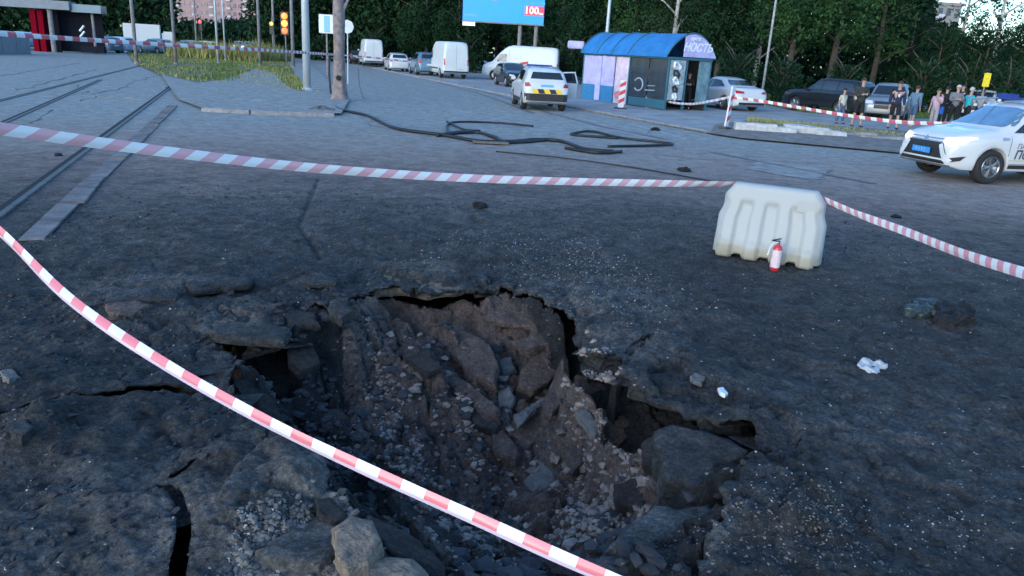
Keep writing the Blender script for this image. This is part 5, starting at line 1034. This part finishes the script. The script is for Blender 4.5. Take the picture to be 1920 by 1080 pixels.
# left: tram shelter, red booth, wall
p = G(110,98); sh = empty('tram_shelter', (p.x,p.y,0), 'flat grey-roofed tram shelter with a dark red booth at the left', 'shelter', rz=.25); sc = -(RM.transposed() @ (p-Vector((0,0,H)))).z/F
def sx_(v): return v*sc
M_shg = mat('shelter_grey', (.23,.26,.29), .7, var=.15, scale=2); M_shr = mat('booth_red', (.20,.0,.012), .85, var=.2, spec=.1); M_shd = mat('shelter_dark', (.015,.018,.026), .95, var=.3, spec=.1)
MB().box((sx_(-25),0,sx_(83)), (sx_(115),sx_(45),sx_(15))).obj('roof', M_shg, sh); MB().box((sx_(58),.3,sx_(80)), (sx_(50),sx_(40),sx_(14))).obj('roof', M_bluep, sh); MB().box((sx_(30),sx_(22),sx_(38)), (sx_(90),.1,sx_(72))).obj('back_wall', M_shd, sh)
MB().box((sx_(-33),0,sx_(36)), (sx_(9),sx_(20),sx_(74))).obj('booth_panel', M_shr, sh); MB().box((sx_(-21),0,sx_(36)), (sx_(9),sx_(20),sx_(74))).obj('booth_panel', M_shr, sh); MB().box((sx_(-6),sx_(8),sx_(36)), (sx_(20),sx_(5),sx_(74))).obj('booth_wall', M_shd, sh)
MB().tube([(sx_(-3),-.6,0),(sx_(-3),-.6,9)], sx_(4.2), 12).obj('post', M_conp, sh); MB().tube([(sx_(64),0,0),(sx_(64),0,sx_(75))], sx_(2.5), 8).obj('post', M_conp, sh)
MB().box((sx_(60),0,sx_(8)), (sx_(40),sx_(15),sx_(12))).obj('low_box', M_shd, sh)
for z in (30,40): MB().tube([(sx_(44),-.7,sx_(z)),(sx_(52),-.7,sx_(z+10))], sx_(2), 6).obj('white_notice', M_wp, sh)
p0, p1 = G(-90,102), G(56,101); an = math.atan2(p1.y-p0.y, p1.x-p0.x); wl = empty('low_wall', (p0.x,p0.y,0), 'low grey concrete wall at the far left edge', 'wall', rz=an); Lw = (p1-p0).length
for i in range(5): MB().box((Lw*(i+.5)/5,0,.68), (Lw/5-.05,.25,1.36)).obj('panel', M_shg, wl, bevel=.02)
# ---------------- grass on the island and verge ----------------
def blades(name, poly, n, h0, h1, m, label, z=.07, w=.02):
    P = poly; a = np.array([(p[0],p[1]) for p in P]); mn, mx = a.min(0), a.max(0)
    x = RNG.uniform(mn[0],mx[0],n*4); y = RNG.uniform(mn[1],mx[1],n*4); ok = inside(x, y, [tuple(q_) for q_ in a]) & ((fbm(x,y,.5,3)+RNG.uniform(-.4,.4,len(x))) > -.15); x = x[ok][:n]; y = y[ok][:n]; k = len(x)
    an = RNG.uniform(0,6.28,k); h = RNG.uniform(h0,h1,k)*(1+.8*fbm(x,y,.35,2,.5,50)); lx = RNG.uniform(-.35,.35,k)*h; ly = RNG.uniform(-.35,.35,k)*h; ww = w*RNG.uniform(.6,1.5,k)
    V_ = np.stack([np.stack([x-np.cos(an)*ww, y-np.sin(an)*ww, np.full(k,z-.02)],1), np.stack([x+np.cos(an)*ww, y+np.sin(an)*ww, np.full(k,z-.02)],1), np.stack([x+lx, y+ly, z+h],1)],1).reshape(-1,3)
    me = bpy.data.meshes.new(name); me.from_pydata(V_.tolist(), [], np.arange(3*k).reshape(-1,3).tolist()); me.update(); return tag(link(name, me, m), label, 'grass', kind='stuff')
def gz(l): return [tuple(G(*p))[:2] for p in l]
GP = gz([(238,98),(330,99),(440,99),(535,112),(560,150),(580,172),(560,174),(535,163),(515,140),(480,130),(455,140),(420,152),(370,158),(300,142),(250,118)])
tag(link('grass_ground', me_from([(a,b_,.074) for a,b_ in GP], [tuple(range(len(GP)))]), M_turf), kind='structure')
blades('island_grass', GP, 16000, .03, .16, M_grass, 'patchy green weeds over the tram island', w=.03); blades('dry_grass', GP, 18000, .03, .15, M_grass2, 'dry yellowish weeds over the tram island', w=.03)
p = PD(430,75,70); gm = [(p.x-5,p.y-3),(p.x+3.5,p.y-3),(p.x+3.5,p.y+8),(p.x-5,p.y+8)]; blades('paving_weeds', gz([(440,118),(500,122),(560,160),(600,176),(540,172),(470,160),(400,160),(410,145)]), 2500, .03, .14, M_grass2, 'weeds in the joints of the island paving')
blades('tall_weeds', gm, 5000, .5, 1.5, M_grass2, 'tall weeds growing between the lamp posts', w=.05)
GV = gz([(1405,206),(1425,196),(1500,212),(1640,222),(1800,226),(1800,214),(1640,200),(1430,180)])
tag(link('verge_ground', me_from([(a,b_,.056) for a,b_ in GV], [tuple(range(len(GV)))]), M_turf), kind='structure'); blades('verge_grass', GV, 14000, .04, .16, M_grass, 'dark green grass verge right of the white sedan', z=.055, w=.03)
blades('kerb_weeds', gz([(1400,224),(1560,238),(1700,255),(1700,262),(1560,246),(1400,232)]), 1500, .03, .10, M_grass2, 'short weeds along the broken kerb', z=.055)
blades('island_edge_weeds', gz([(400,122),(445,122),(450,150),(420,158),(380,150)]), 2500, .05, .3, M_grass, 'weed tuft at the front of the tram island')
# ---------------- trees ----------------
def leafmat(name, c, c2):
    m = bpy.data.materials.new(name); m.use_nodes = True; n = m.node_tree; b = n.nodes['Principled BSDF']; g = n.nodes.new('ShaderNodeTexCoord'); t = n.nodes.new('ShaderNodeTexNoise'); t.inputs['Scale'].default_value = .8; t.inputs['Detail'].default_value = 3; n.links.new(g.outputs['Object'], t.inputs['Vector'])
    w = n.nodes.new('ShaderNodeTexWhiteNoise'); n.links.new(g.outputs['Object'], w.inputs['Vector'])
    r = n.nodes.new('ShaderNodeValToRGB'); r.color_ramp.elements[0].position = .35; r.color_ramp.elements[1].position = .65; r.color_ramp.elements[0].color = (*c,1); r.color_ramp.elements[1].color = (*c2,1); n.links.new(t.outputs[0], r.inputs[0]); n.links.new(r.outputs[0], b.inputs['Base Color'])
    b.inputs['Roughness'].default_value = .7; b.inputs['Specular IOR Level'].default_value = .15; return m
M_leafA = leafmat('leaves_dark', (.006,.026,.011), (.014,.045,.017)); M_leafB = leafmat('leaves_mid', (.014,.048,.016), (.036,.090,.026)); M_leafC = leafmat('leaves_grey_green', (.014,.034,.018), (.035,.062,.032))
M_trunk = mat('tree_bark', (.07,.06,.05), .95, var=.4, scale=4, bump=.6, bscale=15); M_birch = mat('birch_bark', (.38,.38,.36), .8, var=.6, scale=5)
def leaf_quads(cen, n_each, spread, size, droop=0):
    k = len(cen)*n_each; c = np.repeat(cen, n_each, 0)+RNG.normal(0,1,(k,3))*spread; s = RNG.uniform(.6,1.3,k)*size
    a = RNG.normal(0,1,(k,3)); a[:,2] -= droop; a /= np.linalg.norm(a,axis=1)[:,None]; b = np.cross(a, RNG.normal(0,1,(k,3))); b /= np.linalg.norm(b,axis=1)[:,None]
    v = np.stack([c-a*s[:,None], c-b*s[:,None]*.55, c+a*s[:,None], c+b*s[:,None]*.55],1).reshape(-1,3); return v, np.arange(4*k).reshape(-1,4)
def mk_leafmesh(v, f):
    me = bpy.data.meshes.new('leaves'); me.vertices.add(len(v)); me.vertices.foreach_set('co', v.ravel().astype(np.float32)); me.loops.add(len(f)*4); me.loops.foreach_set('vertex_index', f.ravel().astype(np.int32)); me.polygons.add(len(f)); me.polygons.foreach_set('loop_start', np.arange(0,len(f)*4,4,dtype=np.int32)); me.update(calc_edges=True); return me
PROTO = []
def tree_proto(hgt, rad, base, nclu, each, size, leaf, bark, droop=0):
    cl = []
    lobes = [(RNG.uniform(-.55,.55)*rad, RNG.uniform(-.55,.55)*rad, base+(hgt-base)*RNG.uniform(.1,.95), rad*RNG.uniform(.35,.6)) for _ in range(16)]
    for lx, ly, lz, lr in lobes:
        m_ = nclu//16; d = RNG.normal(0,1,(m_,3)); d /= np.linalg.norm(d,axis=1)[:,None]; r = lr*RNG.uniform(.45,1.05,(m_,1)); tap = 1-.5*max(0,(lz-base)/(hgt-base)-.5); cl.append(np.array([lx*tap,ly*tap,lz])+d*r*np.array([1,1,.9]))
    cl = np.concatenate(cl); cl = cl[cl[:,2] > base*.5]
    v, f = leaf_quads(cl, each, size*1.1, size, droop); lm = mk_leafmesh(v, f); lm.materials.append(leaf)
    tb = MB(); tb.tube([(0,0,0),(.1,0,hgt*.3),(-.05,.1,hgt*.6),(0,0,hgt*.88)], [.24,.17,.10,.03], 8)
    for i in range(9):
        a = i*2.4; z = hgt*(.2+.07*i); tb.tube([(0,0,z),(rad*.35*math.cos(a),rad*.35*math.sin(a),z+.9),(rad*.75*math.cos(a),rad*.75*math.sin(a),z+1.5)], [.09,.05,.015], 5)
    tm_ = tb.me(True); tm_.materials.append(bark); return lm, tm_
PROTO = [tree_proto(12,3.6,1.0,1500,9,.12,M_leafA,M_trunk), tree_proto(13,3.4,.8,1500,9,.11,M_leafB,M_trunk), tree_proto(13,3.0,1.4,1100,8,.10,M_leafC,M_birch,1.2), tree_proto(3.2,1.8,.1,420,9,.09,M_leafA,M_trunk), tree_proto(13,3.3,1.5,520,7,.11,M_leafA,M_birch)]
def tree(px, D, kind, label, sc=1.0, rz=None, name=None, py=120):
    p = PD(px, py, D); r = empty(name or ('tree' if kind != 3 else 'bush'), (p.x,p.y,0), label, 'tree' if kind != 3 else 'bush', 'trees behind the street' if kind != 3 else 'bushes at the verge', random.uniform(0,6)); r.scale = (sc,)*3
    link('crown', PROTO[kind][0], None, r); link('trunk', PROTO[kind][1], None, r); return r
TL = [(690,92,0,'dark tree above the farther white van',1.0),(748,86,1,'tree above the small white hatchback',1.0),(800,80,0,'dark tree left of the tall white van',1.05),(860,76,0,'dark tree left of the billboard',.95),(930,82,1,'tree right behind the white long van',1.0),
 (990,76,0,'dark tree behind the billboard legs',.9),(1050,66,1,'tree directly left of the kiosk roof',1.0),(1110,62,0,'dark tree behind the left end of the blue roof',1.0),(1185,58,1,'leafy tree rising behind the middle of the blue roof',1.0),(1260,55,2,'drooping tree behind the lavender gable sign',1.0),
 (1345,54,0,'very dark tree behind the white sedan',1.05),(1418,56,2,'pale-trunked drooping tree right of the white sedan',1.0),(1480,50,1,'leafy tree behind the black off-road car',1.05),(1560,50,1,'broad leafy green tree behind the silver off-road car',1.15),(1640,52,1,'broad green tree left of the distant grey building',1.0),
 (1700,55,0,'dark tree below the distant grey building',.62),(1790,54,4,'thin see-through tree with sky behind its branches',.85),(1860,52,4,'airy birch-like tree at the upper right',.9),(1930,50,4,'airy tree at the upper right corner',.95),(1845,47,0,'low dark tree behind the crowd',.52),(1925,46,0,'low dark tree at the right edge',.55),(1760,48,0,'low dark tree above the bystander in pink',.5)]
for px, D, k, lb_, s in TL: tree(px, D, k, lb_, s)
for px, D, lb_, s in [(1385,45,'rounded bush right behind the white sedan',.9),(1470,44,'bush left of the black off-road car',.8),(1070,60,'low hedge bush between the white long van and the kiosk',1.0),(1020,62,'low hedge bush behind the police crossover',.9),(1590,45,'bush between the two off-road cars',.8),(1740,44,'bush behind the bystander in pink',.9),(1830,43,'bush behind the crowd by the police SUV',.9),(700,84,'bush behind the farther white van',1.1),(880,74,'bush right of the tall white van',1.1),(1900,42,'bush at the right edge behind the police SUV',.9)]:
    tree(px, D, 3, lb_, s)
# the wood behind reads as one mass
def wood(name, x0, x1, yfun, depth, hf, n, size, m, label):
    x = RNG.uniform(x0,x1,n); y = yfun(x)+RNG.uniform(0,depth,n); hh = hf(x, y); z = RNG.uniform(0,1,n)**.8*hh; z += fbm(x,z,.4,3)*1.0; c = np.stack([x,y,np.clip(z,.05,None)],1)
    dens = fbm(x+y*.3, z*1.2, .35, 3, .5, 60); c = c[dens > -.75]; v, f = leaf_quads(c, 7, size*1.5, size); o = link(name, mk_leafmesh(v, f), m); return tag(o, label, 'trees', kind='stuff')
def skyl(x, y): a = (x/y); return np.where(a > .50, 4.4+1.8*fbm(x,y*0,.25,3)+np.clip((.56-a)*40,0,5), 14+2.5*fbm(x,y*0,.25,3))
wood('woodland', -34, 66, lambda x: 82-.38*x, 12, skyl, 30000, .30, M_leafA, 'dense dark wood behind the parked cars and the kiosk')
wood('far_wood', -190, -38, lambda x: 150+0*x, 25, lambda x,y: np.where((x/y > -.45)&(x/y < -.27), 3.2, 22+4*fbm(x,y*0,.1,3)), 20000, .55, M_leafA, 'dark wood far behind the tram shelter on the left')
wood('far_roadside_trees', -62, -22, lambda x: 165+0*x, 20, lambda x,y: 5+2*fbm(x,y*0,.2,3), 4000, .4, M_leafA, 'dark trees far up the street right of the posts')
# ---------------- buildings ----------------
M_pinkb = mat('pink_brick', (.38,.25,.26), .9, var=.12, scale=.3); M_win = mat('window_dark', (.06,.08,.10), .2, var=.3); M_balc = mat('balcony_white', (.5,.5,.52), .7, var=.1); M_greyb = mat('grey_building', (.25,.25,.24), .9, var=.1)
def building(name, px0, px1, D, hgt, depth, m, label, rows, cols, hor=70, z0=0):
    a, b_ = PD(px0,hor,D), PD(px1,hor,D); w = (b_-a).length; an = math.atan2(b_.y-a.y, b_.x-a.x); r = empty(name, (a.x,a.y,0), label, 'building', rz=an)
    MB().box((w/2,depth/2,hgt/2), (w,depth,hgt)).obj('wall', m, r); MB().box((w/2,depth/2,hgt+.3), (w+1,depth+1,.6)).obj('roof', M_conp, r)
    wm = MB().box((0,0,0), (w/cols*.5,.12,hgt/rows*.5)).me(); wm.materials.append(M_win); bm_ = MB().box((0,0,0), (w/cols*.75,.9,.9)).me(); bm_.materials.append(M_balc)
    for i in range(rows):
        for j in range(cols):
            o = link('window', wm, None, r); o.location = (w*(j+.5)/cols, -.05, hgt*(i+.55)/rows)
            if j % 3 == 1: o = link('balcony', bm_, None, r); o.location = (w*(j+.5)/cols, -.45, hgt*(i+.2)/rows)
building('apartment_block', 290, 500, 330, 30, 15, M_pinkb, 'distant pinkish apartment block closing the street at the left', 9, 20)
building('apartment_block', 498, 560, 240, 22, 15, mat('red_brick_far', (.36,.20,.20), .9, var=.1, scale=.3), 'nearer reddish apartment block behind the brown posts', 7, 6)
building('low_shop', 420, 478, 180, 5.5, 10, mat('shop_blue_grey', (.10,.13,.20), .8, var=.1), 'low blue-grey shop building under the pink block', 1, 5)
building('grey_tower_block', 1715, 1776, 170, 17.5, 12, M_greyb, 'grey building corner showing above the trees at the upper right', 6, 4, 140)
# ---------------- people ----------------
M_skin = mat('skin', (.42,.26,.20), .6, var=.08)
def skinned(verts, edges, rad, sub=1, root=0):
    me = bpy.data.meshes.new('s'); me.from_pydata([tuple(v) for v in verts], edges, []); me.update(); o = bpy.data.objects.new('s', me); C.objects.link(o)
    md = o.modifiers.new('k','SKIN'); md.use_smooth_shade = True; sv = me.skin_vertices[0].data
    for i, r in enumerate(rad): sv[i].radius = (r, r) if not isinstance(r, tuple) else r; sv[i].use_root = i == root
    sm = o.modifiers.new('u','SUBSURF'); sm.levels = sub; sm.render_levels = sub
    bpy.context.view_layer.update(); dg = bpy.context.evaluated_depsgraph_get(); m2 = bpy.data.meshes.new_from_object(o.evaluated_get(dg)); bpy.data.objects.remove(o); m2.shade_smooth(); return m2
def person(loc, heading, label, top, bottom, hair, hgt=1.72, arms='down', step=.10, lean=0, long=False, extra=None, sit=False, shoe=None, bag=None, sleeves=True, shorts=False, front=None):
    s = hgt/1.75; r = empty('person', loc, label, 'person', 'bystanders', heading); r.scale = (s,s,s)
    # +x forward, y left
    hip = Vector((0,0,.95)); 
    if sit: hip = Vector((0,0,.50))
    ch = hip+Vector((lean*.35,0,.30)); nk = hip+Vector((lean*.55,0,.54)); hd0 = nk+Vector((.02,0,.09)); hd1 = nk+Vector((.03,0,.20)); hdt = nk+Vector((.02,0,.27))
    V_ = [hip, hip+Vector((lean*.15,0,.14)), ch, nk-Vector((0,0,.03)), hd0, hd1, hdt]; E_ = [(0,1),(1,2),(2,3),(3,4),(4,5),(5,6)]; R_ = [(.16,.12),(.145,.11),(.175,.12),(.06,.06),(.06,.065),(.078,.095),(.055,.07)]
    limbs = {}
    for sg in (1,-1):
        sh_ = ch+Vector((0,.19*sg,.17)); k = len(V_)
        if arms == 'down' or (arms == 'phone' and sg < 0): el = sh_+Vector((-.03,.06*sg,-.29)); wr = el+Vector((.07,.0,-.25)); hn = wr+Vector((.02,0,-.09))
        elif arms == 'phone': el = sh_+Vector((.04,.05*sg,-.28)); wr = el+Vector((.20,-.10*sg,.18)); hn = wr+Vector((.04,-.02*sg,.08))
        elif arms == 'crossed': el = sh_+Vector((.06,.06*sg,-.27)); wr = el+Vector((.16,-.18*sg,.04)); hn = wr+Vector((.01,-.09*sg,.02))
        elif arms == 'hips': el = sh_+Vector((-.05,.17*sg,-.24)); wr = el+Vector((.06,-.13*sg,-.17)); hn = wr+Vector((.03,-.05*sg,-.04))
        elif arms == 'reach': el = sh_+Vector((.16,.05*sg,-.22)); wr = el+Vector((.22,-.03*sg,.06)); hn = wr+Vector((.08,0,.03))
        V_ += [sh_, el, wr, hn]; E_ += [(2,k),(k,k+1),(k+1,k+2),(k+2,k+3)]; R_ += [.062,.045,.030,(.040,.020)]
        d = (hn-wr).normalized(); side = d.cross(Vector((1,0,0)) if abs(d.x) < .7 else Vector((0,0,1))).normalized()
        for q_, ln in ((-1.5,.05),(-.5,.065),(.5,.06),(1.5,.045)):
            m_ = len(V_); V_ += [hn+side*.016*q_+d*.04, hn+side*.018*q_+d*(.04+ln)+Vector((.012,0,0))]; E_ += [(k+3,m_),(m_,m_+1)]; R_ += [.009,.008]
        m_ = len(V_); V_.append(wr+d*.05+side.cross(d)*.04); E_.append((k+3,m_)); R_.append(.009)
        limbs[sg] = (sh_, el, wr)
        lh = hip+Vector((0,.09*sg,-.06)); k = len(V_)
        if sit: kn = lh+Vector((.42,.02*sg,.02)); an_ = kn+Vector((.03,0,-.40)); ft = an_+Vector((.14,0,-.05))
        else: kn = lh+Vector((step*.6*sg+.02,.02*sg,-.42)); an_ = Vector((step*sg-.02,lh.y+.03*sg,.08)); ft = an_+Vector((.15,.02*sg,-.04))
        V_ += [lh, kn, an_, ft]; E_ += [(0,k),(k,k+1),(k+1,k+2),(k+2,k+3)]; R_ += [.088,.058,.040,(.042,.03)]
        limbs[(sg,'leg')] = (lh, kn, an_, ft)
    link('body', skinned(V_, E_, R_, 1), M_skin, r)
    # shirt/jacket
    zl = -.10 if not long else -.32
    Vt = [hip+Vector((0,0,zl)), hip+Vector((lean*.15,0,.14)), ch, nk-Vector((0,0,.055))]; Et = [(0,1),(1,2),(2,3)]; Rt = [(.19,.15),(.18,.14),(.20,.15),(.09,.09)]
    for sg in (1,-1):
        sh_, el, wr = limbs[sg]; k = len(Vt); w2 = wr-(wr-el)*.08 if sleeves else el+(sh_-el)*.15
        if sleeves: Vt += [sh_, el, w2]; Et += [(2,k),(k,k+1),(k+1,k+2)]; Rt += [.082,.064,.048]
        else: Vt += [sh_, w2]; Et += [(2,k),(k,k+1)]; Rt += [.072,.060]
    link('jacket' if sleeves else 'shirt', skinned(Vt, Et, Rt, 1), top, r)
    if front: link('shirt', skinned([ch+Vector((.055,0,-.28)), ch+Vector((.062,0,-.1)), ch+Vector((.06,0,.10))], [(0,1),(1,2)], [(.07,.085),(.07,.085),(.05,.075)], 1), front, r)
    Vb = [hip+Vector((0,0,.13)), hip]; Eb = [(0,1)]; Rb = [(.165,.13),(.18,.14)]
    for sg in (1,-1):
        lh, kn, an_, ft = limbs[(sg,'leg')]; k = len(Vb); e2 = an_+Vector((0,0,.03)) if not shorts else kn+(lh-kn)*.05
        if shorts: Vb += [lh, e2]; Eb += [(1,k),(k,k+1)]; Rb += [.105,.085]
        else: Vb += [lh, kn, e2]; Eb += [(1,k),(k,k+1),(k+1,k+2)]; Rb += [.11,.082,.066]
    link('shorts' if shorts else 'trousers', skinned(Vb, Eb, Rb, 1, 1), bottom, r)
    for sg in (1,-1):
        lh, kn, an_, ft = limbs[(sg,'leg')]; link('shoe', skinned([an_+Vector((-.03,0,-.02)), an_+Vector((.05,0,-.035)), ft+Vector((.03,0,-.0))], [(0,1),(1,2)], [(.052,.045),(.055,.04),(.045,.03)], 1, 1), shoe or M_black, r)
    # hair, ears, nose
    hm_ = MB(); bm = bmesh.new(); bmesh.ops.create_icosphere(bm, subdivisions=3, radius=1)
    bmesh.ops.delete(bm, geom=[v for v in bm.verts if v.co.z < (-.9 if False else -.05) and v.co.x > -.1 or v.co.z < -.55], context='VERTS'); bmesh.ops.scale(bm, vec=(.112,.094,.115), verts=bm.verts); c = nk+Vector((.012,0,.205)); bmesh.ops.translate(bm, vec=c, verts=bm.verts); me = bpy.data.meshes.new('h'); bm.to_mesh(me); bm.free(); me.shade_smooth(); link('hair', me, hair, r)
    MB().tube([nk+Vector((.10,0,.19)), nk+Vector((.128,0,.155))], [.010,.016], 6).tube([nk+Vector((.01,.085,.16)), nk+Vector((.0,.098,.17))], .02, 6).tube([nk+Vector((.01,-.085,.16)), nk+Vector((.0,-.098,.17))], .02, 6).obj('nose_and_ears', M_skin, r, True)
    MB().box(nk+Vector((.108,.032,.195)), (.012,.022,.010)).box(nk+Vector((.108,-.032,.195)), (.012,.022,.010)).box(nk+Vector((.112,0,.115)), (.01,.045,.008)).obj('eyes_and_mouth', M_black, r)
    if bag: MB().box((-.02,.28,.85), (.16,.12,.34)).obj('shoulder_bag', bag, r, bevel=.03)
    return r
def pm(n, c): return mat('cloth_'+n, c, .9, var=.15, scale=12)
nav, whi, blk, jean, cya, gry, pnk, blu, olv, yel = pm('navy',(.02,.025,.06)), pm('white',(.6,.63,.66)), pm('black',(.012,.012,.014)), pm('jeans',(.07,.12,.20)), pm('cyan',(.02,.42,.50)), pm('grey',(.16,.17,.19)), pm('pink',(.5,.34,.42)), pm('blue',(.02,.10,.42)), pm('olive',(.03,.04,.035)), pm('pale_yellow',(.5,.52,.42))
hb, hg, hbl = mat('hair_brown',(.04,.025,.018),.8), mat('hair_grey',(.45,.44,.42),.8), mat('hair_black',(.012,.01,.01),.7)
def P_(px, py, z=.055): p = G(px, py, z); return (p.x, p.y, z)
CAM = Vector((0,0,0))
def face(px, off=0): p = P_(px, 235); return math.atan2(-p[1], -p[0])+off
person(P_(1672,242), face(1672,.2), 'person in dark jacket open over a white shirt, striding by the kerb', nav, blk, hb, 1.80, 'down', .16, shorts=True, front=whi)
person(P_(1604,238), face(1604,.5), 'person in dark clothes standing between the two off-road cars', olv, blk, hb, 1.84, 'crossed', .10, shorts=True)
person(P_(1573,232), face(1573,.9), 'smaller person in pale yellow top beside the black car', yel, jean, hbl, 1.40, 'down', .1, sleeves=False)
person(P_(1706,238), face(1706,2.6), 'person in slate shirt and blue denim shorts seen from behind', pm('slate',(.12,.20,.28)), jean, hb, 1.66, 'down', .14, shoe=M_skin, shorts=True)
person(P_(1746,242), face(1746,-.5), 'person in pink top with a bright blue bag over pale trousers', pnk, pm('palegrey',(.32,.30,.32)), hb, 1.60, 'phone', .06, bag=blu, sleeves=False)
person(P_(1781,240), face(1781,.3), 'grey-haired person in grey jacket facing the crowd', gry, blk, hg, 1.76, 'crossed', .08)
person(P_(1762,236), face(1762,2.8), 'person in black coat behind the pink-topped one', blk, blk, hbl, 1.68, 'phone', .08, long=True)
person(P_(1806,241), face(1806,2.2), 'person in bright cyan t-shirt and black trousers', cya, blk, hg, 1.70, 'hips', .06, sleeves=False)
person(P_(1828,238), face(1828,2.9), 'bulky person in light grey hooded jacket behind the police SUV bonnet', pm('lightgrey',(.30,.31,.33)), blk, hb, 1.62, 'crossed', .06)
person(P_(1792,232), face(1792,-.8), 'person in black with dark cap behind the grey-haired one', blk, blk, hbl, 1.78, 'down', .08)
kp = KC+ku*.5+kv*1.7; person((kp.x,kp.y,.05), face(1280,0), 'person in black waiting inside the open end of the kiosk', blk, blk, hbl, 1.65, 'crossed', .05)
p = PD(1850,150,31); ys_ = empty('yellow_road_sign', (p.x,p.y,0), 'yellow sign on a thin pole above the crowd', 'sign'); MB().box((0,0,p.z), (.28,.04,.55)).obj('plate', mat('sign_yellow',(.75,.6,.02),.5), ys_, bevel=.01); MB().tube([(0,.05,0),(0,.05,p.z+.3)], .03, 8).obj('pole', M_conp, ys_)
